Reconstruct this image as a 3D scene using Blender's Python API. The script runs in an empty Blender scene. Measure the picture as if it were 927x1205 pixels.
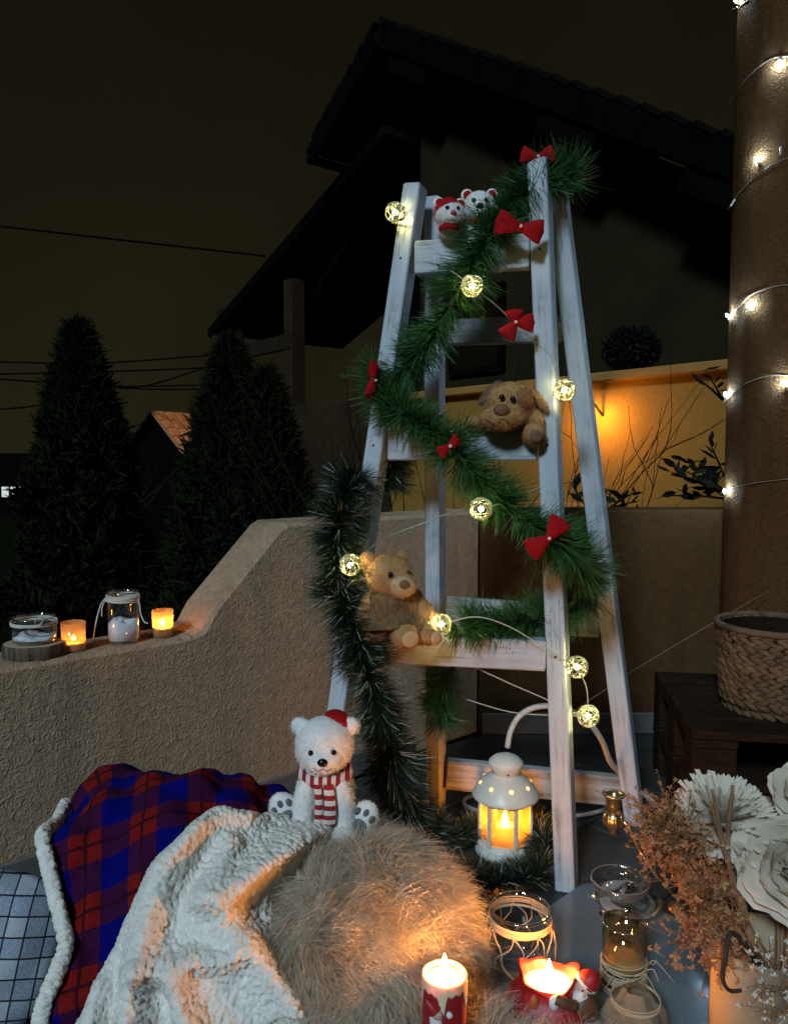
import bpy, math, random
import numpy as np
from mathutils import Vector, Matrix, noise as mnoise
R = math.radians
rng = np.random.default_rng(7)
random.seed(7)
sc = bpy.context.scene
col = sc.collection

# ------------------------------------------------------------------ camera
CH, PITCH, F = 0.92, R(4.0), 910.0
cam = bpy.data.cameras.new('camera')
cam.sensor_fit = 'HORIZONTAL'; cam.sensor_width = 36; cam.lens = 36 * F / 927.0
cam.clip_start = 0.02; cam.clip_end = 3000
camo = bpy.data.objects.new('camera', cam); col.objects.link(camo)
camo.location = (0, 0, CH); camo.rotation_euler = (R(90) - PITCH, 0, 0)
sc.camera = camo

# ------------------------------------------------------------------ night sky
w = bpy.data.worlds.new('World'); sc.world = w; w.use_nodes = True
nt = w.node_tree; bg = nt.nodes['Background']
tc = nt.nodes.new('ShaderNodeTexCoord'); sep = nt.nodes.new('ShaderNodeSeparateXYZ')
nt.links.new(tc.outputs['Generated'], sep.inputs[0])
rmp = nt.nodes.new('ShaderNodeValToRGB')
rmp.color_ramp.elements[0].position = 0.0; rmp.color_ramp.elements[0].color = (0.0142, 0.0120, 0.0056, 1)
rmp.color_ramp.elements[1].position = 0.75; rmp.color_ramp.elements[1].color = (0.0026, 0.0024, 0.0014, 1)
nt.links.new(sep.outputs['Z'], rmp.inputs[0])
cn = nt.nodes.new('ShaderNodeTexNoise'); cn.inputs['Scale'].default_value = 2.6; cn.inputs['Detail'].default_value = 5; nt.links.new(tc.outputs['Generated'], cn.inputs['Vector'])
cm = nt.nodes.new('ShaderNodeMapRange'); cm.inputs[1].default_value = .3; cm.inputs[2].default_value = .7; cm.inputs[3].default_value = .80; cm.inputs[4].default_value = 1.22; nt.links.new(cn.outputs[0], cm.inputs[0])
cx = nt.nodes.new('ShaderNodeVectorMath'); cx.operation = 'SCALE'; nt.links.new(rmp.outputs[0], cx.inputs[0]); nt.links.new(cm.outputs[0], cx.inputs['Scale']); nt.links.new(cx.outputs[0], bg.inputs['Color'])
bg.inputs['Strength'].default_value = 1.0

# ------------------------------------------------------------------ cool night light (moon / window glow direction)
SUN_AZ, SUN_EL = R(203), R(34)        # light comes from behind the camera, left
sun = bpy.data.lights.new('sun', 'SUN'); sun.energy = 2.15; sun.angle = R(9); sun.color = (0.60, 0.82, 1.0)
suno = bpy.data.objects.new('sun', sun); col.objects.link(suno)
sd = Vector((math.sin(SUN_AZ) * math.cos(SUN_EL), math.cos(SUN_AZ) * math.cos(SUN_EL), math.sin(SUN_EL)))
suno.rotation_euler = sd.to_track_quat('Z', 'Y').to_euler()
suno.location = (-2, -3, 4)

sc.view_settings.view_transform = 'Standard'; sc.view_settings.look = 'None'
sc.view_settings.exposure = 0.0; sc.view_settings.gamma = 1.0
sc.render.engine = 'CYCLES'
cy = sc.cycles
cy.use_denoising = True
try: cy.denoiser = 'OPENIMAGEDENOISE'
except Exception: pass
cy.sample_clamp_indirect = 2.5; cy.max_bounces = 7; cy.transparent_max_bounces = 16
cy.caustics_reflective = False; cy.caustics_refractive = False

# ------------------------------------------------------------------ placing helpers (a view ray met with a real plane)
CP, SP = math.cos(PITCH), math.sin(PITCH)
def ray(px, py):
    u = (px - 463.5) / F; v = (602.5 - py) / F
    return np.array([u, CP + v * SP, v * CP - SP])
CAM = np.array([0, 0, CH])
def at(px, py, Y): d = ray(px, py); return CAM + d * (Y / d[1])
def onz(px, py, z): d = ray(px, py); return CAM + d * ((z - CH) / d[2])
def onplane(px, py, P, n):
    d = ray(px, py); return CAM + d * (np.dot(np.array(P) - CAM, n) / np.dot(d, n))
def proj(P):
    P = np.asarray(P, float) - CAM
    y = P[..., 1] * CP - P[..., 2] * SP; z = P[..., 1] * SP + P[..., 2] * CP
    return np.stack([463.5 + F * P[..., 0] / y, 602.5 - F * z / y], -1)
def lerp(a, b, t): return np.asarray(a) * (1 - t) + np.asarray(b) * t
def unit(v): v = np.asarray(v, float); return v / (np.linalg.norm(v, axis=-1, keepdims=True) + 1e-12)
def spline(pts, n=8, closed=False):
    P = [np.asarray(p, float) for p in pts]; out = []
    m = len(P); rng_ = range(m if closed else m - 1)
    for i in rng_:
        if closed: a, b, c, d = P[(i - 1) % m], P[i], P[(i + 1) % m], P[(i + 2) % m]
        else: a, b, c, d = P[max(i - 1, 0)], P[i], P[i + 1], P[min(i + 2, m - 1)]
        for k in range(n):
            t = k / n
            out.append(.5 * ((2 * b) + (c - a) * t + (2 * a - 5 * b + 4 * c - d) * t * t + (3 * b - a - 3 * c + d) * t ** 3))
    if not closed: out.append(P[-1])
    return np.array(out)
def rotz(a): c, s = math.cos(a), math.sin(a); return np.array([[c, -s, 0], [s, c, 0], [0, 0, 1.]])
def rotx(a): c, s = math.cos(a), math.sin(a); return np.array([[1., 0, 0], [0, c, -s], [0, s, c]])
def roty(a): c, s = math.cos(a), math.sin(a); return np.array([[c, 0, s], [0, 1., 0], [-s, 0, c]])
def frame(z, x=(1, 0, 0)):
    z = unit(z); x = np.asarray(x, float); x = x - z * np.dot(x, z)
    if np.linalg.norm(x) < 1e-4: x = np.cross(z, [0, 1, 0])
    x = unit(x); return np.stack([x, np.cross(z, x), z], 1)

# ------------------------------------------------------------------ mesh builder
class MB:
    def __init__(s): s.v = []; s.f = []; s.n = 0; s.uv = []
    def add(s, v, f):
        v = np.asarray(v, float).reshape(-1, 3)
        if isinstance(f, np.ndarray): s.f.append(f + s.n)
        else:
            for k in (3, 4):
                g = [q for q in f if len(q) == k]
                if g: s.f.append(np.array(g) + s.n)
            for q in f:
                if len(q) > 4: s.f.append(np.array([q]) + s.n)
        s.v.append(v); s.n += len(v); return s
    def box(s, c, size, Rm=None, ch=0.0):
        x, y, z = np.array(size) / 2.
        if ch <= 0:
            v = np.array([[sx * x, sy * y, sz * z] for sz in (-1, 1) for sy in (-1, 1) for sx in (-1, 1)])
            f = [(0, 2, 3, 1), (4, 5, 7, 6), (0, 1, 5, 4), (2, 6, 7, 3), (0, 4, 6, 2), (1, 3, 7, 5)]
        else:
            def ring(X, Y, Z): return [(-X + ch, -Y, Z), (X - ch, -Y, Z), (X, -Y + ch, Z), (X, Y - ch, Z), (X - ch, Y, Z), (-X + ch, Y, Z), (-X, Y - ch, Z), (-X, -Y + ch, Z)]
            v = np.array(ring(x - ch, y - ch, -z) + ring(x, y, -z + ch) + ring(x, y, z - ch) + ring(x - ch, y - ch, z))
            f = [(7, 6, 5, 4, 3, 2, 1, 0), tuple(range(24, 32))]
            for k in range(3):
                for i in range(8):
                    j = (i + 1) % 8; f.append((k * 8 + i, k * 8 + j, k * 8 + 8 + j, k * 8 + 8 + i))
        if Rm is not None: v = v @ np.asarray(Rm).T
        return s.add(v + np.asarray(c), f)
    def lathe(s, prof, n=24, c=(0, 0, 0), Rm=None, sx=1., sy=1.):
        P = np.array(prof, float); a = np.arange(n) * 2 * math.pi / n
        v = np.stack([P[:, 0:1] * np.cos(a) * sx, P[:, 0:1] * np.sin(a) * sy, np.repeat(P[:, 1:2], n, 1)], -1).reshape(-1, 3)
        if Rm is not None: v = v @ np.asarray(Rm).T
        i = np.arange(len(P) - 1)[:, None] * n; j = np.arange(n)[None]; k = (j + 1) % n
        f = np.stack([i + j, i + k, i + n + k, i + n + j], -1).reshape(-1, 4)
        return s.add(v + np.asarray(c), f)
    def ell(s, c, r, Rm=None, nu=20, nv=12):
        th = np.linspace(0.02, math.pi - 0.02, nv)
        r = np.array(r, float) * np.ones(3)
        a = np.arange(nu) * 2 * math.pi / nu
        v = np.stack([np.sin(th)[:, None] * np.cos(a), np.sin(th)[:, None] * np.sin(a), -np.repeat(np.cos(th)[:, None], nu, 1)], -1).reshape(-1, 3) * r
        if Rm is not None: v = v @ np.asarray(Rm).T
        i = np.arange(nv - 1)[:, None] * nu; j = np.arange(nu)[None]; k = (j + 1) % nu
        f = np.stack([i + j, i + k, i + nu + k, i + nu + j], -1).reshape(-1, 4)
        s.el = getattr(s, 'el', []) + [(np.asarray(c, float), r, np.eye(3) if Rm is None else np.asarray(Rm))]
        s.add(v + np.asarray(c), f)
        m = s.n - len(v)
        s.f.append(np.array([list(range(nu))[::-1]]) + m); s.f.append(np.array([list(range((nv - 1) * nu, nv * nu))]) + m)
        return s
    def tube(s, path, r, n=6, closed=False):
        P = np.asarray(path, float); m = len(P); r = np.ones(m) * np.asarray(r)
        T = np.gradient(P, axis=0) if not closed else (np.roll(P, -1, 0) - np.roll(P, 1, 0))
        T = unit(T); up = np.array([0.31, 0.17, 0.93]); X = np.cross(T, up); X = unit(X); Y = np.cross(T, X)
        a = np.arange(n) * 2 * math.pi / n
        v = (P[:, None] + r[:, None, None] * (X[:, None] * np.cos(a)[None, :, None] + Y[:, None] * np.sin(a)[None, :, None])).reshape(-1, 3)
        i = (np.arange(m if closed else m - 1) * n)[:, None]; i2 = ((np.arange(m if closed else m - 1) + 1) % m * n)[:, None]
        j = np.arange(n)[None]; k = (j + 1) % n
        f = np.stack([i + j, i + k, i2 + k, i2 + j], -1).reshape(-1, 4)
        s.add(v, f)
        if not closed:
            o = s.n - len(v)
            s.f.append(np.array([list(range(n))[::-1]]) + o); s.f.append(np.array([list(range((m - 1) * n, m * n))]) + o)
        return s
    def grid(s, V, close_u=False):
        V = np.asarray(V, float); a, b = V.shape[:2]
        i = np.arange(a - 1)[:, None]; j = np.arange(b if close_u else b - 1)[None]; k = (j + 1) % b
        f = np.stack([i * b + j, i * b + k, (i + 1) * b + k, (i + 1) * b + j], -1).reshape(-1, 4)
        return s.add(V.reshape(-1, 3), f)
    def blades(s, base, dirs, ln, wd, bend=None, seg=1, tip=0.12):
        N = len(base); ln = np.ones(N) * ln; wd = np.ones(N) * wd
        side = unit(np.cross(dirs, rng.normal(size=(N, 3))))
        bend = np.zeros((N, 3)) if bend is None else bend
        vs = []
        for k in range(seg + 1):
            t = k / seg
            p = base + dirs * (ln * t)[:, None] + bend * (ln * t * t)[:, None]
            h = side * (wd * .5 * (1 - (1 - tip) * t))[:, None]
            vs += [p - h, p + h]
        V = np.stack(vs, 1); m = 2 * (seg + 1)
        o = (np.arange(N) * m)[:, None]
        fs = [np.concatenate([o + 2 * k, o + 2 * k + 1, o + 2 * k + 3, o + 2 * k + 2], 1) for k in range(seg)]
        return s.add(V.reshape(-1, 3), np.concatenate(fs, 0))
    def prism(s, poly, A, U, V, N, th):
        """polygon in the plane A+u*U+v*V, thickness th along N"""
        A, U, V, N = (np.asarray(q, float) for q in (A, U, V, N)); m = len(poly)
        a = np.array([A + p[0] * U + p[1] * V for p in poly]); b = a + N * th
        f = [tuple(range(m)), tuple(range(2 * m - 1, m - 1, -1))] + [(i, m + i, m + (i + 1) % m, (i + 1) % m) for i in range(m)]
        return s.add(np.concatenate([a, b]), f)
    def mesh(s, name, off=(0, 0, 0), smooth=True):
        me = bpy.data.meshes.new(name)
        V = np.concatenate(s.v) - np.asarray(off)
        me.vertices.add(len(V)); me.vertices.foreach_set('co', V.astype(np.float32).ravel())
        tot = np.concatenate([np.full(len(f), f.shape[1]) for f in s.f]); li = np.concatenate([f.ravel() for f in s.f])
        me.loops.add(len(li)); me.loops.foreach_set('vertex_index', li.astype(np.int32))
        me.polygons.add(len(tot)); st = np.concatenate([[0], np.cumsum(tot)[:-1]])
        me.polygons.foreach_set('loop_start', st.astype(np.int32))
        try: me.polygons.foreach_set('loop_total', tot.astype(np.int32))
        except Exception: pass
        me.update(calc_edges=True); me.validate()
        me.polygons.foreach_set('use_smooth', np.full(len(me.polygons), smooth)); me.update()
        return me

def tag(o, label=None, cat=None, group=None, kind=None):
    if label: o['label'] = label
    if cat: o['category'] = cat
    if group: o['group'] = group
    if kind: o['kind'] = kind
    return o
def obj(name, me, m=None, parent=None, loc=(0, 0, 0), mw=None):
    o = bpy.data.objects.new(name, me); col.objects.link(o)
    if m is not None and me is not None and not me.materials: me.materials.append(m)
    if mw is not None: o.matrix_local = mw
    else: o.location = loc
    if parent is not None: o.parent = parent
    return o
class Thing:
    """an Empty at the thing's base; parts are built in world coordinates and hung under it"""
    def __init__(s, name, base, label, cat, group=None):
        s.b = np.asarray(base, float); s.o = obj(name, None, loc=tuple(s.b)); s.o.empty_display_size = .05
        tag(s.o, label, cat, group)
    def part(s, name, mb, m, smooth=True, kind=None, parent=None, remesh=None, fuzz=0, fl=.0045):
        o = obj(name, mb.mesh(name, s.b, smooth), m, parent or s.o)
        if fuzz:                                 # short pile standing off the plush
            ar = np.array([(e[1].prod()) ** (2 / 3.) for e in mb.el]); k = rng.choice(len(ar), fuzz, p=ar / ar.sum()); u = unit(rng.normal(size=(fuzz, 3)))
            P = np.zeros((fuzz, 3)); Q = np.zeros((fuzz, 3)); keep = np.ones(fuzz, bool)
            for i, (c_, r_, R_) in enumerate(mb.el):
                w_ = k == i; P[w_] = c_ + (u[w_] * r_ * .985) @ R_.T; Q[w_] = unit((u[w_] / r_) @ R_.T)
            for i, (c_, r_, R_) in enumerate(mb.el): keep &= (np.linalg.norm(((P - c_) @ R_) / r_, axis=1) > .93) | (k == i)
            P, Q = P[keep], Q[keep]; fz_ = MB().blades(P, unit(Q + rng.normal(size=P.shape) * .45), fl * (.6 + .7 * rng.random(len(P))), .0008, np.tile([0, 0, -.35], (len(P), 1)), 2, .2)
            q_ = obj('pile', fz_.mesh('pile', s.b, True), m, o); q_['kind'] = 'stuff'
        if kind: o['kind'] = kind
        if remesh:
            md = o.modifiers.new('r', 'REMESH'); md.mode = 'VOXEL'; md.voxel_size = remesh; md.use_smooth_shade = True
            sm = o.modifiers.new('s', 'SMOOTH'); sm.factor = .5; sm.iterations = 6
        return o
def single(name, mb, m, label, cat, group=None, base=(0, 0, 0), smooth=True, kind=None):
    o = obj(name, mb.mesh(name, base, smooth), m, loc=tuple(base)); return tag(o, label, cat, group, kind)
def struct(name, mb, m, smooth=False, base=(0, 0, 0)):
    o = obj(name, mb.mesh(name, base, smooth), m, loc=tuple(base)); o['kind'] = 'structure'; return o

# ------------------------------------------------------------------ materials
def newmat(name):
    m = bpy.data.materials.new(name); m.use_nodes = True
    return m, m.node_tree, m.node_tree.nodes['Principled BSDF']
def N(t, ty, **kw):
    n = t.nodes.new(ty)
    for k, v in kw.items(): setattr(n, k, v)
    return n
def mixrgb(t, fac, a, b, blend='MIX'):
    n = N(t, 'ShaderNodeMix', data_type='RGBA', blend_type=blend)
    for sock, val in ((n.inputs[0], fac), (n.inputs[6], a), (n.inputs[7], b)):
        if hasattr(val, 'type') and hasattr(val, 'node'): t.links.new(val, sock)
        else: sock.default_value = val if not isinstance(val, tuple) or len(val) == 4 else (*val, 1)
    return n.outputs[2]
def ntex(t, scale=10, detail=4, stretch=(1, 1, 1), coord='Object', rough=.55, dist=0.):
    tcn = N(t, 'ShaderNodeTexCoord'); mp = N(t, 'ShaderNodeMapping'); mp.inputs['Scale'].default_value = stretch
    t.links.new(tcn.outputs[coord], mp.inputs[0])
    n = N(t, 'ShaderNodeTexNoise'); n.inputs['Scale'].default_value = scale; n.inputs['Detail'].default_value = detail
    n.inputs['Roughness'].default_value = rough; n.inputs['Distortion'].default_value = dist
    t.links.new(mp.outputs[0], n.inputs['Vector']); return n.outputs[0]
def ramp(t, fac, stops):
    r = N(t, 'ShaderNodeValToRGB'); e = r.color_ramp.elements
    while len(e) < len(stops): e.new(.5)
    for q, (p, c) in zip(e, stops): q.position = p; q.color = (*c, 1) if len(c) == 3 else c
    t.links.new(fac, r.inputs[0]); return r.outputs[0]
def bumpn(t, b, h, strength=.5, dist=.003):
    n = N(t, 'ShaderNodeBump'); n.inputs['Strength'].default_value = strength; n.inputs['Distance'].default_value = dist
    t.links.new(h, n.inputs['Height']); t.links.new(n.outputs[0], b.inputs['Normal'])
def mat(name, c1, c2=None, rough=.7, nscale=14, stretch=(1, 1, 1), bump=0., bscale=120, bdist=.002, sheen=0., metal=0., sss=0., lo=.35, hi=.68, detail=4, spec=.5, transl=0., coat=0.):
    m, t, b = newmat(name)
    b.inputs['Base Color'].default_value = (*c1, 1); b.inputs['Roughness'].default_value = rough
    b.inputs['Metallic'].default_value = metal; b.inputs['Specular IOR Level'].default_value = spec
    b.inputs['Sheen Weight'].default_value = sheen; b.inputs['Coat Weight'].default_value = coat
    if c2: t.links.new(ramp(t, ntex(t, nscale, detail, stretch), [(lo, c1), (hi, c2)]), b.inputs['Base Color'])
    if bump: bumpn(t, b, ntex(t, bscale, 5, stretch), bump, bdist)
    if sss:
        b.inputs['Subsurface Weight'].default_value = sss; b.inputs['Subsurface Scale'].default_value = .01; b.inputs['Subsurface Radius'].default_value = (1, .4, .2)
    if transl:
        tr = N(t, 'ShaderNodeBsdfTranslucent'); mx = N(t, 'ShaderNodeMixShader'); mx.inputs[0].default_value = transl
        src = b.inputs['Base Color']
        if src.is_linked: t.links.new(src.links[0].from_socket, tr.inputs['Color'])
        else: tr.inputs['Color'].default_value = (*c1, 1)
        t.links.new(b.outputs[0], mx.inputs[1]); t.links.new(tr.outputs[0], mx.inputs[2])
        t.links.new(mx.outputs[0], t.nodes['Material Output'].inputs['Surface'])
    return m
def emit(name, c, s):
    m, t, b = newmat(name); b.inputs['Base Color'].default_value = (*c, 1)
    b.inputs['Emission Color'].default_value = (*c, 1); b.inputs['Emission Strength'].default_value = s; return m
def glass(name, tint=(1, 1, 1), base=.06, edge=.55, rough=.03, body=None, bodyw=0.):
    m, t, b = newmat(name)
    tr = N(t, 'ShaderNodeBsdfTransparent'); tr.inputs[0].default_value = (*tint, 1)
    gl = N(t, 'ShaderNodeBsdfGlossy'); gl.inputs['Roughness'].default_value = rough; gl.inputs[0].default_value = (1, 1, 1, 1)
    lw = N(t, 'ShaderNodeLayerWeight'); lw.inputs[0].default_value = .35
    mr = N(t, 'ShaderNodeMapRange'); mr.inputs[3].default_value = base; mr.inputs[4].default_value = edge
    t.links.new(lw.outputs['Facing'], mr.inputs[0])
    mx = N(t, 'ShaderNodeMixShader'); t.links.new(mr.outputs[0], mx.inputs[0])
    t.links.new(tr.outputs[0], mx.inputs[1]); t.links.new(gl.outputs[0], mx.inputs[2]); out = mx.outputs[0]
    if body:
        df = N(t, 'ShaderNodeBsdfDiffuse'); df.inputs[0].default_value = (*body, 1)
        tl = N(t, 'ShaderNodeBsdfTranslucent'); tl.inputs[0].default_value = (*body, 1)
        ad = N(t, 'ShaderNodeMixShader'); ad.inputs[0].default_value = .5
        t.links.new(df.outputs[0], ad.inputs[1]); t.links.new(tl.outputs[0], ad.inputs[2])
        m2 = N(t, 'ShaderNodeMixShader'); m2.inputs[0].default_value = bodyw
        t.links.new(out, m2.inputs[1]); t.links.new(ad.outputs[0], m2.inputs[2]); out = m2.outputs[0]
    t.links.new(out, t.nodes['Material Output'].inputs['Surface']); return m
def plaster(name, c1, c2, strength=.7, dist=.005, streak=True):
    m, t, b = newmat(name); b.inputs['Roughness'].default_value = .97; b.inputs['Specular IOR Level'].default_value = .03
    big = ntex(t, 3.2, 5); fine = ntex(t, 60, 4)
    c = mixrgb(t, big, c1, c2); c = mixrgb(t, .35, c, ramp(t, fine, [(.3, tuple(.6 * x for x in c1)), (.7, tuple(min(1, 1.25 * x) for x in c2))]))
    if streak: st_ = ntex(t, 5.5, 5, (1.6, 1.6, .16)); c = mixrgb(t, ramp(t, st_, [(.46, (0, 0, 0)), (.72, (.55, .55, .55))]), c, tuple(.45 * x for x in c1))
    t.links.new(c, b.inputs['Base Color'])
    worm = ntex(t, 62, 4, (1, 1, .9), dist=.9); grit = ntex(t, 190, 3)
    mt = N(t, 'ShaderNodeMath', operation='ABSOLUTE'); sb = N(t, 'ShaderNodeMath', operation='SUBTRACT'); sb.inputs[1].default_value = .5
    t.links.new(worm, sb.inputs[0]); t.links.new(sb.outputs[0], mt.inputs[0])
    ml = N(t, 'ShaderNodeMath', operation='MULTIPLY_ADD'); ml.inputs[1].default_value = 3.2
    t.links.new(mt.outputs[0], ml.inputs[0]); t.links.new(grit, ml.inputs[2])
    bumpn(t, b, ml.outputs[0], strength, dist); return m
def painted_wood(name, wht, under, axis=2, amount=(.36, .60)):
    m, t, b = newmat(name); b.inputs['Roughness'].default_value = .62
    st = [26, 26, 26]; st[axis] = 1.3
    g = ntex(t, 1.6, 7, tuple(st), rough=.7); blot = ntex(t, 9, 5, rough=.65)
    st2 = [60, 60, 60]; st2[axis] = 3.0; fine = ntex(t, 2.5, 4, tuple(st2))
    add = N(t, 'ShaderNodeMath', operation='MULTIPLY_ADD'); add.inputs[1].default_value = .55
    t.links.new(g, add.inputs[0]); h = N(t, 'ShaderNodeMath', operation='MULTIPLY'); h.inputs[1].default_value = .45
    t.links.new(blot, h.inputs[0]); t.links.new(h.outputs[0], add.inputs[2])
    wear = ramp(t, add.outputs[0], [(amount[0], (1, 1, 1)), (amount[0] + .1, (.25, .25, .25)), (amount[1], (0, 0, 0))])
    c = mixrgb(t, wear, wht, under)
    c = mixrgb(t, ramp(t, fine, [(.28, (.75, .75, .75)), (.42, (0, 0, 0))]), c, tuple(.45 * x for x in under))
    t.links.new(c, b.inputs['Base Color']); bumpn(t, b, fine, .55, .0015); return m

M = {}
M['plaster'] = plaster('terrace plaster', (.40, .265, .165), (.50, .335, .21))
M['plaster_shaded'] = plaster('brown plaster', (.068, .036, .0145), (.092, .049, .020), .6, .004)  # same plaster as the left wall, its shade put into a darker colour
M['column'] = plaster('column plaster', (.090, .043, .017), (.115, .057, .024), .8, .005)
M['skirt'] = mat('skirting tile', (.12, .11, .098), (.17, .155, .135), .6, 9, bump=.2)
M['tile'] = mat('floor tile', (.028, .028, .027), (.048, .046, .042), .45, 7, bump=.15, bscale=60)
M['grout'] = mat('grout', (.03, .028, .026), rough=.9)
M['ground'] = mat('ground', (.006, .007, .004), (.011, .012, .006), .98, 3, spec=0.)
M['wood_w'] = painted_wood('whitewashed wood', (.49, .53, .57), (.22, .22, .215))
M['wood_wx'] = painted_wood('whitewashed board', (.48, .51, .55), (.22, .20, .18))
M['wood_raw'] = painted_wood('thin painted board', (.40, .42, .43), (.18, .15, .12), amount=(.42, .64))
M['pallet'] = mat('shade-darkened pallet wood', (.014, .0075, .0040), (.028, .015, .008), .95, spec=.06, nscale=3, stretch=(2, 30, 30), bump=.4, bscale=6)  # dark wood, darkened further to hold the corner's shade
M['pine'] = mat('pine needles', (.022, .085, .018), (.065, .17, .04), .5, 40, transl=.2)
M['pine_dk'] = mat('dark garland needles', (.009, .022, .009), (.024, .044, .019), .5, 50, transl=.12)
M['frost'] = mat('frosted needles', (.34, .36, .30), (.5, .5, .42), .5, 50)
M['wire_core'] = mat('garland wire', (.03, .035, .02), rough=.6)
M['velvet'] = mat('red velvet', (.30, .006, .008), (.42, .010, .011), .9, 30, spec=.1, bump=.3)
M['pearl'] = mat('pearl', (.8, .75, .68), rough=.2)
M['yarn'] = mat('pale paper yarn', (.78, .74, .50), rough=.7, transl=.55)
M['led_w'] = emit('warm bulb', (1., .88, .38), 260)
M['led_c'] = emit('cool bulb', (.46, .72, 1.), 1900)
M['cable_clear'] = mat('pale cable', (.5, .47, .38), rough=.35)
M['cable_brown'] = mat('brown cable', (.22, .15, .09), rough=.35)
M['white_cable'] = mat('white cable', (.55, .54, .5), rough=.4)
M['flame'] = emit('flame', (1., .37, .07), 1200)
M['flame_l'] = emit('lantern flame', (1., .42, .075), 620)
M['flame_v'] = emit('votive flame', (1., .48, .12), 700)
M['flame_s'] = emit('small flame', (1., .48, .12), 330)
M['wick'] = mat('wick', (.02, .015, .01), rough=.9)
M['wax'] = mat('cream wax', (.85, .66, .42), rough=.45, sss=.4)
M['wax_t'] = mat('thin glowing wax wall', (.92, .72, .42), rough=.6, transl=.7)
M['wax_w'] = mat('white wax', (.78, .76, .72), (.7, .68, .64), .5, 30, sss=.3)
M['wax_red'] = mat('red wax', (.30, .008, .012), (.40, .016, .018), .5, 25, sss=.2, bump=.15)
M['glass'] = glass('clear glass')
M['glass_rim'] = glass('thick glass rim', (.95, .97, .96), .25, .8)
M['glass_amber'] = glass('frosted amber glass', (1, .82, .55), .05, .35, .1, (.95, .62, .28), .45)
M['glass_brn'] = glass('brown glass', (.94, .84, .68), .10, .6)
M['glass_pane'] = glass('glow-tinted pane', (1., .86, .58), .05, .4, .08, (.95, .62, .25), .22)  # amber tint and body stand in for candle glow on clear glass
M['twine'] = mat('jute twine', (.52, .38, .22), (.66, .50, .32), .85, 300, bump=.3, bscale=900)
M['twine_w'] = mat('white twine', (.66, .62, .54), rough=.85)
M['enamel'] = mat('cream enamel', (.74, .70, .60), (.68, .63, .53), .38, 12)
M['brass'] = mat('old brass', (.55, .40, .20), (.40, .27, .12), .3, 40, metal=.9)
M['star'] = emit('glowing star inlay', (1., .62, .22), 2.2)  # emission stands in for candlelight coming through roof holes
M['slab'] = mat('grey glazed slab', (.12, .145, .16), (.16, .19, .205), .13, 6, bump=.04, bscale=40)
M['bark'] = mat('bark', (.035, .024, .015), (.19, .135, .085), .95, 12, (6, 6, 1), bump=.8, bscale=30, bdist=.006)
M['endgrain'] = mat('end grain', (.42, .30, .18), (.5, .37, .24), .8, 30)
M['salt'] = mat('white salt', (.72, .72, .74), (.8, .8, .82), .8, 90, bump=.6, bscale=200)
M['plush_tan'] = mat('tan plush', (.36, .185, .07), (.48, .27, .115), .95, 45, spec=.1, bump=.6, bscale=420, bdist=.002)
M['plush_light'] = mat('light plush', (.52, .33, .17), (.60, .40, .22), .95, 45, spec=.1, bump=.6, bscale=420, bdist=.002)
M['plush_brown'] = mat('brown plush', (.13, .068, .032), (.20, .11, .055), .9, 45, sheen=.3, bump=.5, bscale=420)
M['plush_white'] = mat('white plush', (.78, .74, .68), (.86, .82, .77), .95, 60, spec=.1, bump=.35, bscale=620, bdist=.002)
M['knit'] = mat('tan knit', (.11, .062, .028), (.19, .115, .055), .95, 90, bump=.6, bscale=500, spec=.1)
M['black'] = mat('black bead', (.006, .005, .005), rough=.12)
M['pad'] = mat('grey pad', (.10, .095, .10), rough=.6)
M['nose_b'] = mat('brown nose', (.16, .07, .03), rough=.7)
M['nose_r'] = mat('red nose', (.42, .02, .03), rough=.6)
M['sherpa'] = mat('cream sherpa', (.80, .74, .64), (.90, .85, .77), .95, 60, bump=.7, bscale=420, bdist=.003, spec=.1)
M['fur'] = mat('beige fur', (.52, .41, .29), (.84, .72, .56), .5, 16, transl=.35)
M['fur_w'] = mat('pale fur', (.55, .45, .34), (.80, .70, .57), .5, 14, transl=.35)
M['fur_tip'] = mat('pale fur tips', (.72, .60, .46), (.86, .76, .62), .5, 20, transl=.3)
M['fur_base'] = mat('fur backing', (.36, .27, .19), rough=.95)
M['wicker'] = mat('water hyacinth', (.070, .038, .016), (.16, .093, .042), .8, 26, bump=.5, bscale=160)  # weave colour darkened to carry the shade of this corner
M['petal'] = mat('cream paper petal', (.74, .64, .50), (.84, .75, .62), .85, 30, transl=.25, bump=.3, bscale=90)
M['dry'] = mat('dried stem', (.22, .11, .05), (.34, .18, .08), .8, 40)
M['dry_fl'] = mat('dried blossom', (.42, .165, .06), (.62, .31, .14), .8, 60, transl=.2)
M['dry_dark'] = mat('dark dried twig', (.045, .026, .015), rough=.8)
M['white_fl'] = mat('tiny pale blossom', (.66, .55, .42), (.8, .72, .6), .8, 60)
M['vase'] = mat('sand ceramic', (.34, .25, .155), (.42, .32, .205), .75, 8, bump=.15)
M['conifer'] = mat('conifer sprays', (.007, .0095, .0042), (.017, .020, .0080), .9, 6, spec=.03)
M['leaf_dk'] = mat('dark leaf', (.005, .006, .003), (.010, .012, .005), .7, 10, spec=.15)
M['twig'] = mat('bare twig', (.020, .013, .007), rough=.9, spec=.05)
M['trunk'] = mat('trunk', (.02, .014, .009), rough=.9, spec=.05)
M['house'] = mat('darkened plaster house', (.019, .0152, .0068), (.026, .021, .0095), .95, 2, bump=.2, bscale=20, spec=.02)  # albedo lowered to stand in for the weak light on the house
M['house_porch'] = mat('porch brick plaster', (.030, .018, .010), (.044, .026, .014), .95, 3, bump=.3, bscale=30, spec=.02)
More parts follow.
